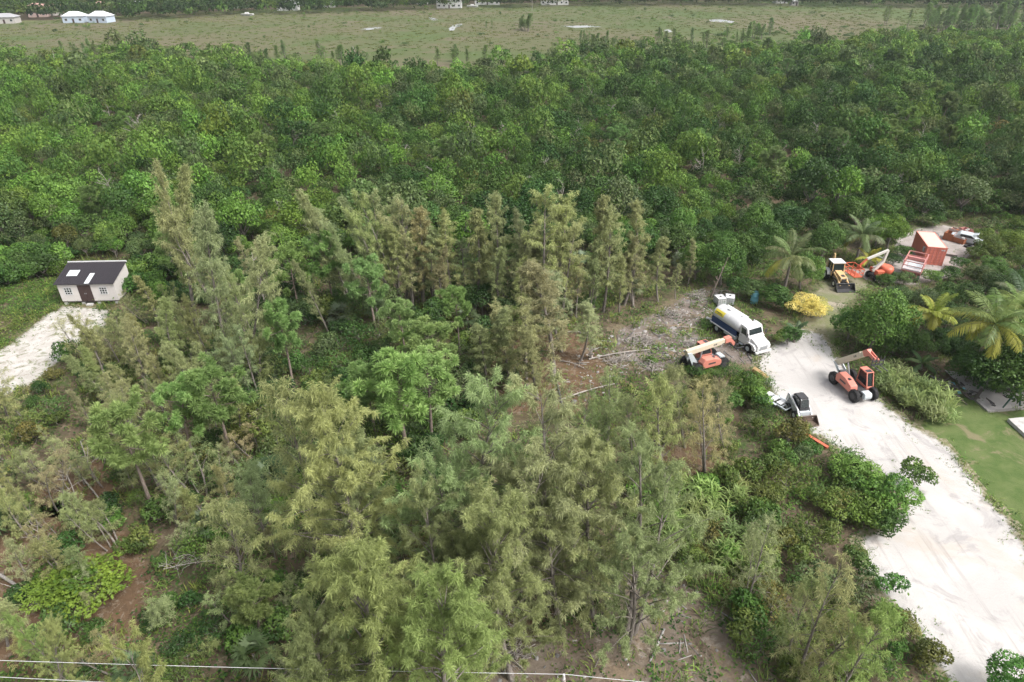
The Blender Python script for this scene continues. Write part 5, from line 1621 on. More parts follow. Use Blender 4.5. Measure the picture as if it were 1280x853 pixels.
for bx, by, s in ((946, 512, .9), (955, 522, .8), (948, 480, .7), (957, 482, .6), (996, 554, .7), (868, 474, .8), (884, 476, .8), (900, 474, .7), (916, 470, .8)):
    c = rl.choice(['olive', 'bright green', 'mid green'])
    grow('sapling', rl.choice(WISPS), G(bx, by), (s, s, s), rl.uniform(0, 6.28), COLS[c], 'wispy ' + c, 'sapling', 'sapling', 'saplings of the undergrowth', parts=('stem', 'foliage'))  # wispy shrubs grown from the WISPS stock
for bx, by, R0, h, c in ((1128, 322, 1.3, 1.8, 'mid green'), (1116, 332, 1.2, 1.6, 'dark green'), (1118, 304, 1.5, 2.4, 'bright green'), (1200, 338, 1.4, 1.9, 'mid green'), (1216, 324, 1.5, 2.0, 'olive'), (1184, 352, 1.5, 2.0, 'mid green'), (1162, 354, 1.3, 1.9, 'bright green'), (1128, 356, 1.4, 1.9, 'grey green'), (1105, 356, 1.3, 1.6, 'mid green'), (1226, 302, 1.6, 2.2, 'yellow green'), (1165, 283, 1.6, 2.4, 'mid green'), (1112, 352, 1.0, 1.3, 'olive')):
    broad((bx, by), R0, h, c, 'low ' + c, 'bush', BUSHY, 'bush', 'bushes round the yard')
# yellow croton hedge bush
for base, R0, h in (((1004, 395), 2.3, 2.5), ((1020, 392), 1.7, 2.0)):
    broad(base, R0, h, (1.0, 1.0, 1.0), 'yellow leaved', 'ornamental bush', CROTON, 'bush', 'bushes round the sand road', i=1)

# shrubs of the near undergrowth
ZR = [(850, 490), (930, 480), (1000, 545), (1075, 590), (1118, 650), (1080, 680), (1088, 720), (1140, 790), (1175, 853), (965, 853), (900, 770), (820, 700), (770, 620)]
ZL = [(0, 610), (330, 580), (430, 700), (560, 853), (0, 853)]
ZM = [(310, 390), (690, 405), (680, 470), (600, 520), (520, 700), (330, 600), (300, 480)]
ZT = [(0, 480), (60, 470), (150, 400), (300, 400), (310, 600), (0, 610)]
for poly, n, md, cols, pl in ((ZR, 95, .95, ['olive', 'mid green', 'grey green', 'bright green', 'olive', 'brown tinged'], None), (ZL, 62, 1.2, ['mid green', 'dark green', 'dark green', 'bright green', 'olive'], None),
                              (ZM, 170, 1.15, ['dark green', 'dark green', 'mid green', 'grey green', 'olive', 'brown tinged'], None), (ZT, 45, 1.6, ['dark green', 'mid green', 'olive', 'brown tinged'], None)):
    for p in scatter(poly, n, md, rl):
        if any(inpoly([PX(p)[0]], [PX(p)[1]], q_)[0] for q_ in LITTERS) and rl.random() < .75:
            continue
        c = rl.choice(cols)
        s = rl.uniform(.6, 1.35) * (1.25 if poly is ZM else 1.0)
        w = rl.random() < .4
        grow('sapling' if w else 'shrub', rl.choice(WISPS if w else SHRUBS), p, (s, s, s * rl.uniform(.7, 1.2)), rl.uniform(0, 6.28), COLS[c], ('wispy ' if w else 'leafy ') + c, 'sapling' if w else 'shrub', 'sapling' if w else 'bush', 'saplings of the undergrowth' if w else 'shrubs of the undergrowth', rl.gauss(0, .05), parts=('stem', 'foliage'))  # the wispy ones are loose-leaved shrubs, not young trees
for p in scatter(ZM, 12, 3.0, rl) + scatter([(720, 330), (860, 310), (870, 360), (740, 395)], 7, 2.0, rl) + scatter(ZL, 6, 3.0, rl):
    s = rl.uniform(.9, 1.4)
    grow('fan_palm', rl.choice(FANS), p, (s, s, s), rl.uniform(0, 6.28), rl.choice([(1, 1, 1.4), (.9, 1, 1.1), (.7, .8, .9)]), rl.choice(['silvery', 'grey green', 'small silvery']), 'fan palm', 'palm', 'fan palms in the undergrowth')

# coconut palms
def palm(base, L, h, label, dry, tint, lean=(0, 0), nf=18, seed=0):
    b = G(*base)
    wood, fr = coconut(200 + seed, h, L, nf, dry, lean)
    T = thing('coconut_palm', label, 'palm', (b.x, b.y, 0), random.uniform(-.4, .4), 'coconut palms of the yard')
    add('trunk', np_mesh('trunk', *wood, 'grey bark', smooth=True), T)
    for V, Q, t, old in fr:
        f = add('frond', np_mesh('frond', V, Q, 'palm fronds', tint=t), T)
        f.color = (2.1, 1.75, .75, 1) if old else jit(tint, .12)
palm((978, 372), 4.0, 5.4, 'green coconut palm with drooping fronds left of the backhoe loader', .12, (.95, 1.0, .9), seed=1)
palm((1208, 478), 4.2, 6.6, 'tall coconut palm with yellowing lower fronds beside the dark round tree', .40, (1.25, 1.32, .95), (.5, 0), 22, 2)
palm((1070, 325), 3.4, 3.6, 'grey green coconut palm behind the boom lift, left of the yellow tipped tree', .1, (.9, 1.0, 1.0), seed=3)
palm((1083, 334), 2.1, 1.2, 'small yellow dwarf palm directly behind the boom lift basket', .0, (2.3, 1.9, .7), nf=9, seed=4)
palm((1152, 436), 3.0, 4.2, 'yellow green palm right of the round bright green tree', .35, (2.0, 1.75, .8), seed=5)
palm((1262, 412), 3.6, 4.0, 'dull green coconut palm behind the dark round tree, near the picture edge', .15, (.9, .95, 1.0), seed=6)
palm((1245, 446), 3.0, 6.0, 'bright green palm with hanging fronds between the yellowing palm and the picture edge', .1, (1.25, 1.45, .75), seed=7)
palm((1150, 462), 1.8, .7, 'low banana-like palm with one yellow leaf behind the reed bank', .12, (.75, 1.0, .8), nf=8, seed=8)
palm((992, 428), 1.7, 1.3, 'small young palm on the sand between tank truck and yellow bush', .0, (.85, 1.0, 1.1), nf=9, seed=9)

# reeds
REEDS = [np_mesh('reed', *reedclump(220 + i, .8, 1.9, 16)[:2], 'reed blades', tint=reedclump(220 + i, .8, 1.9, 16)[2]) for i in range(4)]
RB = [(1092, 462), (1120, 470), (1155, 492), (1186, 512), (1180, 530), (1150, 528), (1118, 502), (1096, 486)]
CB = [(835, 610), (870, 590), (925, 600), (930, 625), (890, 650), (870, 690), (835, 700), (815, 660)]
CC = [(915, 670), (955, 660), (962, 700), (930, 725), (895, 705)]
for poly, n, md, col, pl in ((RB, 30, .68, (1.05, 1.0, .9), 'on the reed bank right of the sand road'), (CB, 18, .9, (1.05, 1.06, .80), 'in the cane thicket'), (CC, 10, .8, (1.05, 1.06, .80), 'below the cane thicket')):
    for p in scatter(poly, n, md, rl):
        s = rl.uniform(.75, 1.15)
        o = add('reed_clump', REEDS[rl.randrange(4)])
        o.location = p; o.rotation_euler.z = rl.uniform(0, 6.28); o.scale = (s, s, s * rl.uniform(.85, 1.15)); o.color = jit(col, .12)
        o['category'] = 'reeds'
        ITEMS.append(dict(o=o, look=rl.choice(['arching pale', 'tall strap leaved', 'drooping green']), noun='reed clump', group='reed clumps', place=pl, px=PX(p)))

# ------------------------------------------------------------------ dead trees and fallen wood
def snag(px, h, spread, label, seed, nbr=9, r0=.12, lean=.1, mat='dead wood', tilt=0.0):
    w, b = deadtree(seed, h, spread, nbr, r0, lean)
    p = G(*px)
    T = thing('dead_tree', label, 'dead tree', (p.x, p.y, 0), 0, 'bare dead trees')
    T.rotation_euler.y = tilt
    add('trunk', np_mesh('trunk', *w, mat, smooth=True), T)
    add('branch', np_mesh('branch', *b, mat, smooth=True), T)
for a in (((636, 196), 6.5, 3.4, 'white forked dead tree rising from the middle of the bushland, left prong', 1, 6, .16, .02, 'dead wood', -.18), ((664, 194), 7.0, 3.6, 'white forked dead tree rising from the middle of the bushland, right prong', 2, 6, .15, .02, 'dead wood', .30),
          ((178, 182), 6.0, 4.2, 'wide branching pale dead tree high above the shed', 3, 14, .12), ((310, 172), 6.0, 3.8, 'pale dead crown in the bush between shed and forked dead tree', 4, 12, .1), ((546, 252), 6.2, 2.4, 'short white dead stump tree above the slim casuarina row', 5, 8, .14),
          ((962, 240), 8.5, 1.2, 'tall bare brown trunk leaning right in the bush behind the yard', 6, 4, .17, .02, 'pine bark', .16), ((343, 405), 9.0, .8, 'white bare leaning trunk among the casuarinas right of the shed', 7, 12, .14, .01, 'dead wood', -.10), ((450, 84), 7, 2.2, 'grey dead tree at the marsh edge left of centre', 8, 9, .14),
          ((404, 80), 7, 2.4, 'grey dead tree at the marsh edge, second left of centre', 9, 9, .14), ((275, 86), 8, 1.6, 'tall thin pale dead trunk standing in the left bush fringe', 10, 5, .15), ((70, 92), 7, 1.6, 'leaning pale dead trunk at the far left bush fringe', 11, 5, .15, .2), ((665, 14), 8, 2, 'white dead tree inside the casuarina clump on the marsh', 12, 8, .16),
          ((1005, 190), 6, 2.5, 'grey dead crown behind the tall bare brown trunk', 13, 10, .1), ((1040, 222), 6.5, 2, 'thin dead tree right of the tall bare brown trunk', 14, 7, .1), ((430, 175), 6.5, 2.2, 'thin grey dead tree left of the forked dead tree', 15, 8, .1), ((1115, 180), 7, 1.8, 'bare twin stem in the right bushland', 16, 6, .1),
          ((888, 372), 5.6, .8, 'pale leaning dead trunk behind the tank truck and totes', 17, 3, .14, .02, 'pine bark', .22), ((5, 500), 4.2, .6, 'dark slanting broken trunk on the sand path at the left edge', 18, 3, .22, .02, 'dark wood', -.35), ((118, 600), 3.8, 1.6, 'thin grey dead sapling in the left tangle', 19, 8, .06),
          ((95, 640), 3.5, 1.5, 'pale dead branching sapling low in the left tangle', 20, 9, .06, .2), ((55, 700), 3.0, 1.4, 'pale Y shaped dead sapling at the lower left', 21, 7, .05, .15), ((740, 448), 1.6, .9, 'grey uprooted stump at the edge of the debris clearing', 22, 12, .22), ((640, 800), 1.2, 2.2, 'grey fallen crown of sticks under the big casuarinas', 23, 14, .06, .5),
          ((225, 560), 3.5, 1.6, 'grey bare sapling between the two left pines', 24, 8, .06), ((560, 640), 4.0, 2.4, 'grey bare branches inside the big casuarinas', 25, 12, .07), ((270, 700), 2.4, 2.0, 'grey dead brush leaning in the lower left tangle', 26, 12, .05, .4), ((870, 540), 2.4, 1.6, 'brown bare twigs beside the orange beam thicket', 27, 14, .05, .3, 'pine bark')):
    snag(*a)
for p0, p1, r, lb in (((736, 450), (812, 439), .085, 'long pale fallen trunk across the debris clearing'), ((694, 504), (768, 482), .10, 'thick pale fallen log at the near side of the debris clearing'), ((710, 416), (737, 421), .09, 'short pale log at the left of the debris clearing'),
                      ((700, 452), (730, 462), .07, 'thin grey log lying left of the long pale trunk'), ((846, 410), (880, 414), .06, 'thin stick pile lying behind the half hidden telehandler'), ((90, 585), (135, 640), .09, 'grey slanting fallen trunk in the left tangle'), ((0, 720), (55, 765), .13, 'grey fallen log at the lower left edge'),
                      ((175, 560), (235, 600), .06, 'thin pale curved branch lying in the left tangle'), ((120, 745), (160, 735), .05, 'pale stick lying on brown litter by the lime green bush'), ((250, 620), (215, 570), .06, 'thin grey fallen stem below the left pines'), ((840, 520), (905, 545), .05, 'bleached branch lying in weeds above the cane thicket')):
    a, b = G(*p0), G(*p1)
    m = Mesh()
    c = (a + b) / 2
    m.tube(curve3(a - c + Vector((0, 0, r)), b - c + Vector((0, 0, r * 2)), (0, .1, .15), 7), np.linspace(r, r * .5, 7), 7)
    d = (b - a)
    for k in range(3):
        q = (a - c) + d * (.4 + .2 * k) + Vector((0, 0, r))
        m.tube(curve3(q, q + Vector((random.gauss(0, .5), random.gauss(0, .5), random.uniform(.2, .7))), (0, 0, 0), 4), np.linspace(r * .4, .01, 4), 4)
    V, Q = m.get()
    o = add('fallen_log', np_mesh('fallen_log', V, Q, 'dead wood', smooth=True)); o.location = c
    tag(o, lb, 'log', 'fallen logs and sticks')

def brush_pile(px, r, n, label):
    rg = np.random.default_rng(int(px[0]))
    m = Mesh()
    for k in range(n):
        q = np.array([rg.normal(0, r * .4), rg.normal(0, r * .3), abs(rg.normal(.2, .22))])
        d = unit(np.array([rg.normal(), rg.normal(), rg.normal(0, .22)])) * rg.uniform(.5, 1.5)
        m.tube(curve3(q - d / 2, q + d / 2, rg.normal(0, .08, 3), 4), np.linspace(rg.uniform(.02, .05), .01, 4), 4)
    V, Q = m.get()
    o = add('brush_pile', np_mesh('brush_pile', V, Q, 'dead wood', smooth=True)); o.location = G(*px)
    tag(o, label, 'brush pile', 'piles of cut branches')
for a in (((800, 428), 2.0, 110, 'wide grey pile of cut branches in the middle of the debris clearing'), ((842, 394), 1.6, 80, 'grey pile of cut branches at the top of the debris clearing'), ((770, 452), 1.6, 80, 'low heap of sticks beside the long pale fallen trunk'), ((872, 372), 1.3, 70, 'small grey brush heap below the leaning dead trunk'),
          ((648, 815), 1.5, 60, 'pale sticks heaped at the foot of the big casuarinas'), ((862, 432), 1.2, 60, 'thin brush heap between tank truck and half hidden telehandler'), ((815, 462), 1.3, 60, 'brush heap at the near end of the debris clearing')):
    brush_pile(*a)

# ------------------------------------------------------------------ bushland: the nearest 300 crowns one by one, the rest as one mass
BUSH = [(-120, 350), (-20, 345), (55, 332), (75, 325), (165, 325), (215, 345), (330, 345), (480, 362), (620, 372), (740, 372), (850, 345), (880, 330), (960, 322), (1030, 318), (1075, 303), (1120, 290), (1160, 276), (1215, 276), (1250, 292), (1400, 300), (1500, 66), (1280, 46), (1150, 52), (1050, 60), (960, 65), (880, 72), (800, 70), (720, 74), (690, 86), (600, 94), (520, 96), (430, 88), (300, 82), (150, 76), (0, 82), (-300, 86)]
rb = np.random.default_rng(77)
pts = []
Y = 85.0
while Y < 345:
    sp = 2.9 if Y < 150 else 3.1 if Y < 230 else 3.5
    half = (Y * CP + CAMH * SP) * .80 + 12
    n = int(2 * half / sp)
    xs = -half + (np.arange(n) + rb.uniform(0, 1, n)) * sp
    ys = Y + rb.uniform(-.5, .5, n) * sp
    pts.append(np.c_[xs, ys])
    Y += sp * .92
pts = np.concatenate(pts)
px_, py_ = PXa(pts[:, 0], pts[:, 1])
ok = inpoly(px_, py_ - np.where(py_ < 120, 9 * lowfreq(pts[:, 0], pts[:, 1], 38, 12) + rb.normal(0, 2.0, len(pts)), 0), BUSH)
pts, px_, py_ = pts[ok], px_[ok], py_[ok]
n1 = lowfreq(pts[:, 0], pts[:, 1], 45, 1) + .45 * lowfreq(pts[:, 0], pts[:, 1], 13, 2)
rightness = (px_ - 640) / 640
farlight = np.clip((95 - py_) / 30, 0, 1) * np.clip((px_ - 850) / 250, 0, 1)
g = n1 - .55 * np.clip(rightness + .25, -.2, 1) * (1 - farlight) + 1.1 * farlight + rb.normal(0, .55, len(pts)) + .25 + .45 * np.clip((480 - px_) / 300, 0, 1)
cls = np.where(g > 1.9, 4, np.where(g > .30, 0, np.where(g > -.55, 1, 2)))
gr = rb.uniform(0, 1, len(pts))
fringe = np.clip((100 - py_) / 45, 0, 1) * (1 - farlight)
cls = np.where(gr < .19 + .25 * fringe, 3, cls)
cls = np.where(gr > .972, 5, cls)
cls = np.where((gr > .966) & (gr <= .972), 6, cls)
NAMES = ['bright green', 'mid green', 'dark green', 'grey green', 'yellow green', 'olive', 'brown tinged']
size = np.clip(rb.lognormal(-.20, .40, len(pts)), .38, 1.9)
vis = (px_ > -10) & (px_ < 1290)
UNDER = [(300, 350), (480, 370), (700, 372), (735, 395), (700, 405), (560, 400), (430, 400), (330, 420), (300, 400)]
for p in scatter(UNDER, 36, 2.2, rl):
    s = rl.uniform(.5, .85); nm = rl.choice(['dark green', 'dark green', 'mid green', 'grey green'])
    grow('broadleaf_tree', BL_FAR[rl.randrange(8)], p, (s, s, s), rl.uniform(0, 6.28), COLS[nm], 'low ' + nm, 'bush tree', 'tree', 'broadleaf trees of the bushland')
order = np.argsort(pts[:, 1] - 9 * size)
single = [k for k in order if vis[k]][:262]
sset = np.zeros(len(pts), bool); sset[single] = True
for k in single:
    s = size[k] * .86
    nm = NAMES[cls[k]]
    zs = s * rb.uniform(.75, 1.35)
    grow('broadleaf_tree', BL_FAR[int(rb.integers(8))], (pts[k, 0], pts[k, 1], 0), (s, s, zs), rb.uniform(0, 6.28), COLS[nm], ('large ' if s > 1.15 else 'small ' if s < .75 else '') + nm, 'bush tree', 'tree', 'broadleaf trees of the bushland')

def mass(name, P, S, ZS, HUE, protos, mat, label):
    """many crowns in one mesh"""
    VV, QQ, TT, HH, nn = [], [], [], [], 0
    pick = rb.integers(len(protos), size=len(P))
    for v, (V, Q, t) in enumerate(protos):
        idx = np.where(pick == v)[0]
        if not len(idx):
            continue
        a = rb.uniform(0, 6.28, len(idx))
        c, s = np.cos(a)[:, None], np.sin(a)[:, None]
        X = (V[None, :, 0] * c - V[None, :, 1] * s) * S[idx][:, None] + P[idx, 0][:, None]
        Yy = (V[None, :, 0] * s + V[None, :, 1] * c) * S[idx][:, None] + P[idx, 1][:, None]
        Z = V[None, :, 2] * ZS[idx][:, None] + np.zeros_like(X)
        VV.append(np.stack([X, Yy, Z], -1).reshape(-1, 3))
        QQ.append((Q[None] + (np.arange(len(idx)) * len(V))[:, None, None]).reshape(-1, 4) + nn)
        nn += len(idx) * len(V)
        TT.append(np.tile(t, len(idx)))
        HH.append(np.repeat(HUE[idx], len(V), 0))
    o = add(name, np_mesh(name, np.concatenate(VV), np.concatenate(QQ), mat, tint=np.concatenate(TT), hue=np.concatenate(HH)))
    o['kind'] = 'stuff'
    if label:
        o['label'] = label
    return o

def open_fill(x, y):
    return inpoly(x, y, YARD) | inpoly(x, y, TRACK) | inpoly(x, y, SHED) | inpoly(x, y, RUBBLE) | inpoly(x, y, [(60, 325), (170, 325), (170, 390), (60, 390)]) | (y > 345)
def lod(seed, R0, h, nl, leaves, L, W=None, keep=.6):
    V, Q, t, _, _ = broadcrown(np.random.default_rng(seed), R0, h - R0 * .7, R0 * .75, nl, leaves, L, W, keep)
    return V, Q, t
def hue_of(c, n):
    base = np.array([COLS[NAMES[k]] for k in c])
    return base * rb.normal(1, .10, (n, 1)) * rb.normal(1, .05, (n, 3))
rest = ~sset
near = rest & (py_ > 118)
far_ = rest & ~near
L1 = [lod(300 + i, 2.5, 4.7, 16, 850, .34) for i in range(7)]
L2 = [lod(320 + i, 2.6, 4.7, 11, 360, .54) for i in range(7)]
zs = size * rb.uniform(.65, 1.35, len(pts))
P2 = np.concatenate([pts[near]]); h2 = hue_of(cls[near], near.sum())
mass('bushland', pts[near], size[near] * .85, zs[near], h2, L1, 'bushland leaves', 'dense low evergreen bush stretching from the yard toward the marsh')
fill = rb.uniform(0, 1, len(pts)) < .85
fp = pts[fill] + rb.normal(0, 1.5, (fill.sum(), 2))
fa, fb = PXa(fp[:, 0], fp[:, 1])
fk = ~open_fill(fa, fb)
fp = fp[fk]
fc = rb.choice([1, 1, 2, 2, 3], len(fp))
mass('bush_understory', fp, rb.uniform(.45, .75, len(fp)), rb.uniform(.30, .48, len(fp)), hue_of(fc, len(fp)), L2, 'bushland leaves', 'low scrub filling the gaps of the bushland')
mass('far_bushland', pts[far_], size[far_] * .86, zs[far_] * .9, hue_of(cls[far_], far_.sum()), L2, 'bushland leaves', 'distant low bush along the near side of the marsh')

DEADS = []
for i in range(5):
    w_, b_2 = deadtree(500 + i, 6.0, 2.2, 10, .09)
    DEADS.append((np_mesh('dead_trunk', *w_, 'dead wood', smooth=True), np_mesh('dead_branches', *b_2, 'dead wood', smooth=True)))
INB = [(20, 300), (300, 320), (600, 300), (880, 290), (1040, 270), (1270, 250), (1270, 90), (900, 85), (600, 100), (300, 90), (20, 90)]
for p in scatter(INB, 46, 5.0, rl):
    s = rl.uniform(.75, 1.1)
    grow('dead_tree', DEADS[rl.randrange(5)], p, (s, s, s * rl.uniform(.9, 1.15)), rl.uniform(0, 6.28), (1, 1, 1), 'small grey', 'dead tree', 'dead tree', 'bare dead trees', rl.gauss(0, .12), parts=('trunk', 'branch'))
for p in scatter([(850, 250), (1260, 230), (1270, 80), (900, 70), (700, 90), (720, 200)], 26, 6.0, rl) + scatter([(120, 290), (700, 280), (700, 110), (60, 100)], 12, 8.0, rl):
    s = rl.uniform(.75, 1.0); w = rl.uniform(.9, 1.4)
    grow('pine_tree', rl.choice(PINES), p, (s * w, s * w, s), rl.uniform(0, 6.28), rl.choice([(.62, .72, .7), (.8, .85, .8), (.7, .75, .8)]), 'dark tufted', 'pine', 'tree', 'pines standing above the bushland', rl.gauss(0, .05))

# slender trees of the fringe and on the marsh
rf = random.Random(9)
FR = []
for cx, cy, n, sx, sy, h in ((656, 38, 9, 10, 2, 7.5), (735, 60, 8, 22, 5, 6), (780, 66, 12, 40, 5, 7), (880, 60, 14, 60, 5, 7), (935, 48, 10, 40, 4, 7.5), (1190, 36, 34, 70, 7, 11), (1255, 34, 26, 40, 8, 12), (420, 78, 8, 40, 5, 6.5), (290, 78, 10, 60, 5, 6.5), (120, 72, 8, 60, 4, 6), (560, 80, 6, 30, 4, 6), (620, 35, 3, 20, 3, 4)):
    for k in range(n):
        x, y = rf.gauss(cx, sx * .6), rf.gauss(cy, sy * .5)
        p = G(x, y)
        s = h * rf.uniform(.6, 1.1) / 12
        w = rf.uniform(1.3, 1.9)
        c = rf.choice(['dull olive', 'green', 'dull olive', 'olive'])
        grow('casuarina_tree', rf.choice(CAS_SLIM), p, (s * w, s * w, s), rf.uniform(0, 6.28), tuple(v * .8 * q for v, q in zip(OL[c], (.72, .95, .75))), 'distant ' + c, 'slender casuarina', 'tree', 'slender trees along the marsh', rf.gauss(0, .05), place='along the right marsh edge' if cx > 1100 else 'on the marsh' if cy < 45 and cx < 800 else 'along the near marsh edge')

# far woods beyond the marsh
wp = []
for Yf in np.arange(430, 900, 5.0):
    half = Yf * .80 + 30
    n = int(2 * half / 7)
    wp.append(np.c_[-half + (np.arange(n) + rb.uniform(0, 1, n)) * 7, Yf + rb.uniform(-3, 3, n)])
wp = np.concatenate(wp)
wx, wy = PXa(wp[:, 0], wp[:, 1])
far_edge = np.interp(wx, [-300, 0, 100, 200, 330, 440, 640, 800, 1000, 1280, 1600], [40, 34, 30, 23, 18, 14, 8.5, 6, 7.0, 11, 12])
okw = wy < far_edge + 1.6 + rb.normal(0, .8, len(wp))
for px, w, d, h, wm, rm, lb, rz, hr in HOUSES:                 # gardens: keep the view of each house open
    c = G(*px)
    okw &= ~((np.abs(wp[:, 0] - c.x) < w * .62 + 1.5) & (wp[:, 1] > c.y - (9 if px[1] > 10 else 6)) & (wp[:, 1] < c.y + d))
for x, y in ((591, 9.5), (310, 20)):
    c = G(x, y); okw &= np.hypot(wp[:, 0] - c.x, wp[:, 1] - c.y) > 9
wp = wp[okw]
wc = rb.choice([1, 2, 2, 0, 3], len(wp))
L3 = [lod(340 + i, 4.2, 6.6, 9, 110, 1.3) for i in range(6)]
wh = hue_of(wc, len(wp)) * .62
mass('far_woods', wp, rb.uniform(.75, 1.45, len(wp)), rb.uniform(.8, 1.6, len(wp)), wh, L3, 'bushland leaves', 'dark wood round the houses beyond the marsh')

# marsh tussocks
mx = rb.uniform(-620, 620, 26000); my = rb.uniform(285, 620, 26000)
qx, qy = PXa(mx, my)
okm = inpoly(qx, qy, MARSH) & (qx > -40) & (qx < 1320)
mx, my = mx[okm], my[okm]
P0 = np.c_[mx, my]
tus = []
for i in range(4):
    r_ = np.random.default_rng(360 + i)
    n = 16
    Vv, Qq = kites(np.c_[r_.normal(0, .9, (n, 2)), np.zeros(n)], unit(np.c_[r_.normal(0, .5, (n, 2)), np.ones(n)]), rdir(r_, n), r_.uniform(.3, .7, n), .45)
    tus.append((Vv, Qq, np.repeat(r_.uniform(.3, 1, n), 4)))
mn = lowfreq(mx, my, 150, 8)
hm = np.where(mn[:, None] > 0.1, np.array([[.90, .76, .70]]), np.array([[1.10, .74, .88]])) * rb.normal(1, .10, (len(mx), 1))
ps = np.ones(len(mx)) * rb.uniform(.4, .9, len(mx))
mass('marsh_grass', P0, ps, ps * .9, hm, tus, 'bushland leaves', 'coarse marsh grass')
# scattered low marsh bushes
mb = rb.uniform(0, 1, len(mx)) < np.clip(.015 + .06 * lowfreq(mx, my, 40, 15), 0, .12) + .55 * np.clip((qy[okm] - np.interp(qx[okm], [-300, 0, 300, 520, 690, 800, 1000, 1280], [58, 54, 56, 70, 58, 46, 36, 24])) / 26, 0, 1)
mass('marsh_scrub', P0[mb], rb.uniform(.25, .85, mb.sum()), rb.uniform(.2, .6, mb.sum()), hue_of(rb.choice([0, 1, 2, 3], mb.sum()), mb.sum()), L2, 'bushland leaves', 'low scrub dotted over the marsh')

# ------------------------------------------------------------------ ground layer of the near wood: low plants, dry grass, litter
def open_ground(x, y):
    b = np.zeros(np.shape(x), bool)
    for poly in (ROAD, YARD, LAWN, SHED, PLAY, TRACK):
        b |= inpoly(x, y, poly)
    return b
N0 = 60000
ux = rb.uniform(-95, 95, N0); uy = rb.uniform(18, 108, N0)
qx, qy = PXa(ux, uy)
k = (qx > -60) & (qx < 1340) & (qy < 900) & ~open_ground(qx, qy)
thin = inpoly(qx, qy, RUBBLE) | inpoly(qx, qy, SOIL)
lit = np.zeros(N0, bool)
for q_ in LITTERS:
    lit |= inpoly(qx, qy, q_)
k &= ~(lit & (rb.uniform(0, 1, N0) < .78))
k &= ~(thin & (rb.uniform(0, 1, N0) < np.where(inpoly(qx, qy, SOIL), .55, .60)))
ln = lowfreq(ux, uy, 9, 31)
k &= rb.uniform(0, 1, N0) < np.clip(.62 + .5 * ln, .12, 1)
for box in ((1140, 330, 1190, 345),):
    pass
ux, uy, qx, qy, ln = ux[k], uy[k], qx[k], qy[k], ln[k]
def clump(seed, n, r, h, L, W):
    r_ = np.random.default_rng(seed)
    P = np.c_[r_.normal(0, r * .5, (n, 2)), np.abs(r_.normal(0, h * .5, n)) + .03]
    D = unit(np.c_[r_.normal(0, 1, (n, 2)), r_.normal(.15, .4, n)])
    V, Q = kites(P, D, unit(np.c_[r_.normal(0, .4, (n, 2)), np.ones(n)]), L * r_.uniform(.6, 1.4, n), L * W, droop=.15)
    return V, Q, np.repeat(np.clip(r_.normal(.45, .2, n), 0, 1), 4)
cl = [clump(400 + i, 16, .75, .45, .20, .55) for i in range(6)]
isg = rb.uniform(0, 1, len(ux)) < np.where((qx > 840) & (qy > 470), .55, .30)
uc = np.where(ln > .2, rb.choice([0, 1, 1], len(ux)), rb.choice([2, 2, 1, 5], len(ux)))
pu = np.c_[ux, uy]
a = ~isg
mass('undergrowth', pu[a], rb.uniform(.7, 1.5, a.sum()), rb.uniform(.5, 1.6, a.sum()), hue_of(uc[a], a.sum()), cl, 'bushland leaves', 'low leafy undergrowth covering the ground of the near wood')
WEED = [(-60, 350), (70, 350), (80, 378), (40, 408), (0, 436), (-60, 460)]
wx_, wy_ = rb.uniform(-110, -45, 9000), rb.uniform(55, 95, 9000)
qa, qb = PXa(wx_, wy_)
kw = inpoly(qa, qb, WEED)
pw = np.c_[wx_[kw], wy_[kw]]
mass('weed_patch', pw, rb.uniform(.6, 1.3, len(pw)), rb.uniform(.4, 1.5, len(pw)), np.where((qb[kw] > 395)[:, None], [[1.5, 1.15, .95]], [[.95, 1.05, .85]]) * rb.normal(1, .15, (len(pw), 1)), cl, 'bushland leaves', 'green weeds left of the shed')
gl = []
for i in range(6):
    V, Q, t = grassclump(420 + i, .5, .75, 15, .045)
    gl.append((V, Q, t))
gh = np.where((qx > 840)[:, None], np.array([[1.55, 1.25, 1.35]]), np.array([[1.75, 1.25, 1.30]])) * rb.normal(1, .18, (len(ux), 1)) * rb.normal(1, .06, (len(ux), 3))
mass('tall_grass', pu[isg], rb.uniform(.7, 1.5, isg.sum()), rb.uniform(.5, 1.4, isg.sum()), gh[isg], gl, 'bushland leaves', 'tall dry grass and weeds between the trees')
# weeds creeping over the road edges, the lawn rim and the sand path
edge_pts = []
for poly, per, spread in ((ROAD, 5.0, .75), (TRACK, 5.0, .6), (SHED, 9.0, 1.2), (LAWN, 4.0, .8), (YARD, 3.0, .9), (SOIL, 4.0, .9), (RUBBLE, 4.0, 1.0)):
    W_ = [G(*q) for q in poly]
    for i in range(len(W_)):
        p, q = W_[i], W_[(i + 1) % len(W_)]
        nn = int((q - p).length * per)
        t = rb.uniform(0, 1, nn)
        edge_pts.append(np.c_[p.x + (q.x - p.x) * t + rb.normal(0, spread, nn), p.y + (q.y - p.y) * t + rb.normal(0, spread, nn)])
ep = np.concatenate(edge_pts)
ex, ey = PXa(ep[:, 0], ep[:, 1])
ko = (ex > -40) & (ex < 1320) & (ey < 890) & (lowfreq(ep[:, 0], ep[:, 1], 4, 51) > -.35)
ko &= ~(inpoly(ex, ey, LAWN) & inpoly(ex, ey, ROAD))
ep = ep[ko]
small = [clump(440 + i, 9, .35, .12, .14, .45) for i in range(3)] + [(lambda g: (g[0] * .45, g[1], g[2]))(grassclump(450 + i, .5, .7, 12, .05)) for i in range(4)]
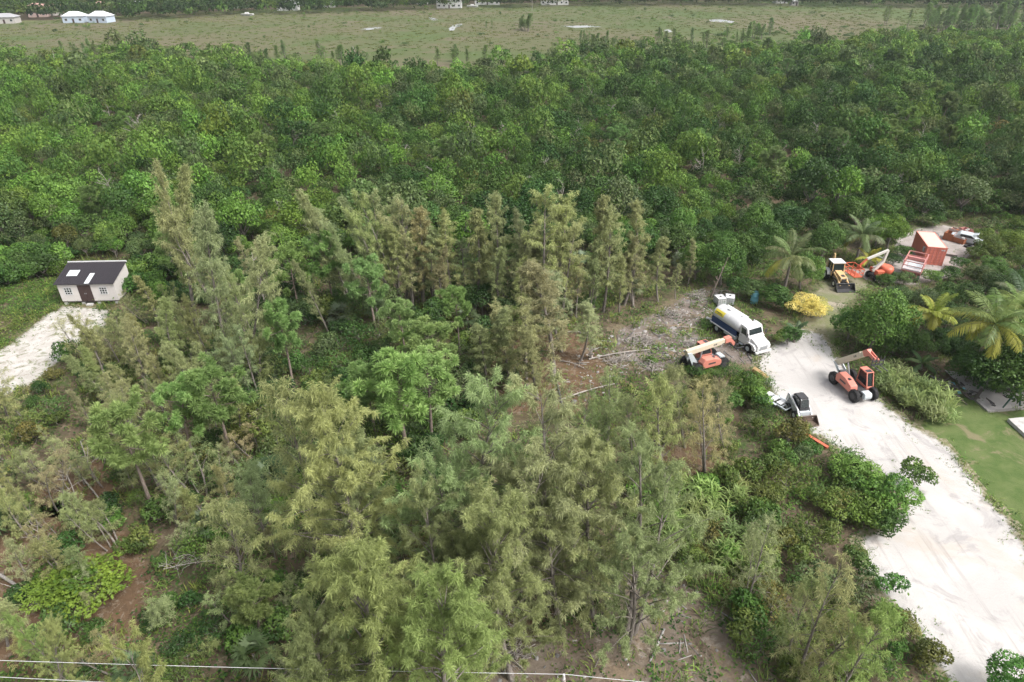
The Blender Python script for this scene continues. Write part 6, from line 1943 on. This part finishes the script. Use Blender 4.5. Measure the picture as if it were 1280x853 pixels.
mass('edge_weeds', ep, rb.uniform(.5, 1.1, len(ep)), rb.uniform(.4, 1.0, len(ep)), np.array([[1.5, 1.25, 1.2]]) * rb.normal(1, .2, (len(ep), 1)), small, 'bushland leaves', 'weeds creeping over the edges of the sand')
# stones and sticks of the clearing
rs = np.random.default_rng(61)
st = []
for poly, n in ((RUBBLE, 520), (SOIL, 130), (YARD, 70), ([(690, 470), (740, 425), (790, 410), (800, 470), (740, 505), (690, 510)], 160)):
    W_ = np.array([tuple(G(*q)[:2]) for q in poly])
    c = np.c_[rs.uniform(W_[:, 0].min(), W_[:, 0].max(), n * 3), rs.uniform(W_[:, 1].min(), W_[:, 1].max(), n * 3)]
    st.append(c[inpoly(c[:, 0], c[:, 1], [tuple(w) for w in W_])][:n])
st = np.concatenate(st)
cube = np.array([(-1, -1, -.2), (1, -1, -.2), (1, 1, -.2), (-1, 1, -.2), (-.7, -.8, .9), (.8, -.6, 1), (.6, .7, .8), (-.8, .8, 1.1)]) * .09
cq = np.array([(4, 5, 6, 7), (0, 1, 5, 4), (1, 2, 6, 5), (2, 3, 7, 6), (3, 0, 4, 7)])
stick = 1.6 * np.array([(-6, -.3, .2), (6, -.25, .5), (6, .25, .5), (-6, .3, .2), (-6, -.3, .8), (6, -.2, 1), (6, .2, 1), (-6, .3, .8)]) * .07
m_, t_, b_ = nodes_of('rubble')
a2 = N(t_, 'ShaderNodeAttribute', attribute_name='hue')
t_.links.new(a2.outputs['Color'], b_.inputs['Base Color']); b_.inputs['Roughness'].default_value = .9
MATS['rubble'] = m_
gz = rs.uniform(.10, .38, (len(st), 1)) * np.array([[1, .95, .90]])
mass('rubble_stones', st, rs.lognormal(-.35, .5, len(st)), rs.lognormal(-.4, .4, len(st)), gz, [(cube, cq, np.zeros(8)), (cube * [1.5, .7, .6], cq, np.zeros(8)), (cube * [.7, .8, .8], cq, np.zeros(8)), (stick, cq, np.zeros(8)), (cube * 1.4, cq, np.zeros(8))], 'rubble', 'broken stones and sticks strewn over the cleared ground')

# ------------------------------------------------------------------ thin humid air
hm_ = bpy.data.materials.new('haze air')
hm_.use_nodes = True
ht = hm_.node_tree
ht.nodes.remove(ht.nodes['Principled BSDF'])
pv = ht.nodes.new('ShaderNodeVolumePrincipled')
pv.inputs['Color'].default_value = (.90, .95, 1.0, 1)
pv.inputs['Density'].default_value = HAZE
pv.inputs['Anisotropy'].default_value = .2
ht.links.new(pv.outputs[0], ht.nodes['Material Output'].inputs['Volume'])
mb_ = MB(); mb_.box(-1510, 1510, -160, 1910, -1.0, 42.0)
hz = mb_.build('haze', hm_)
hz['kind'] = 'stuff'

# ------------------------------------------------------------------ labels that single each plant out
LAND = [('the shed', 115, 360), ('the tank truck', 920, 410), ('the shipping container', 1160, 312), ('the forked dead tree', 652, 175), ('the boom lift', 1092, 330), ('the backhoe loader', 1043, 342), ('the yellow bush', 1008, 378), ('the white bare trunk', 332, 350),
        ('the tall brown trunk', 966, 215), ('the pale dead crown', 177, 165), ('the debris clearing', 780, 440), ('the cane thicket', 880, 630), ('the sand road', 1160, 680), ('the orange beam', 1018, 552), ('the slim casuarina row', 610, 310), ('the bottom wires', 250, 835),
        ('the left pine', 150, 560), ('the wide middle pine', 495, 470), ('the big centre casuarinas', 640, 600), ('the slim pole', 705, 848), ('the sand path', 60, 425), ('the dark round tree', 1245, 440), ('the swing frame', 1280, 495), ('the skid steer loader', 1000, 505)]
ORD = 'first second third fourth fifth sixth seventh eighth ninth tenth eleventh twelfth thirteenth fourteenth fifteenth sixteenth seventeenth eighteenth nineteenth twentieth'.split()
ORD += ['twenty-' + k for k in ORD[:9]] + ['thirtieth'] + ['thirty-' + k for k in ORD[:9]] + ['fortieth']
def where(x, y):
    nm, lx, ly = min(LAND, key=lambda l: (l[1] - x) ** 2 + 1.6 * (l[2] - y) ** 2)
    dx, dy = x - lx, y - ly
    far = 'far ' if math.hypot(dx, dy) > 130 else ''
    if abs(dx) < abs(dy) * .45:
        return far + ('behind ' if dy < 0 else 'below ') + nm
    if abs(dy) < abs(dx) * .35:
        return far + ('left of ' if dx < 0 else 'right of ') + nm
    return far + ('behind' if dy < 0 else 'below') + ' and ' + ('left of ' if dx < 0 else 'right of ') + nm
groups = {}
for it in ITEMS:
    base = f"{it['look']} {it['noun']} {it['place'] or where(*it['px'])}"
    groups.setdefault(base, []).append(it)
for base, its in groups.items():
    its.sort(key=lambda i: i['px'][0])
    for i, it in enumerate(its):
        lb = base if len(its) == 1 else f"{base}, {ORD[min(i, len(ORD) - 1)]} of {len(its)} from left"
        w = lb.split()
        if len(w) > 16:
            lb = lb.replace(' of %d from left' % len(its), ' from left')
        for a_, b_3 in ((' behind and ', ' behind '), (' below and ', ' below '), (' bush tree ', ' tree '), ('white bare trunk', 'bare trunk'), ('slim casuarina row', 'casuarina row'), (' from left', ' along')):
            if len(lb.split()) > 16:
                lb = lb.replace(a_, b_3)
        it['o']['label'] = lb
        it['o']['group'] = it['group']
        it['o'].name = it['o'].name
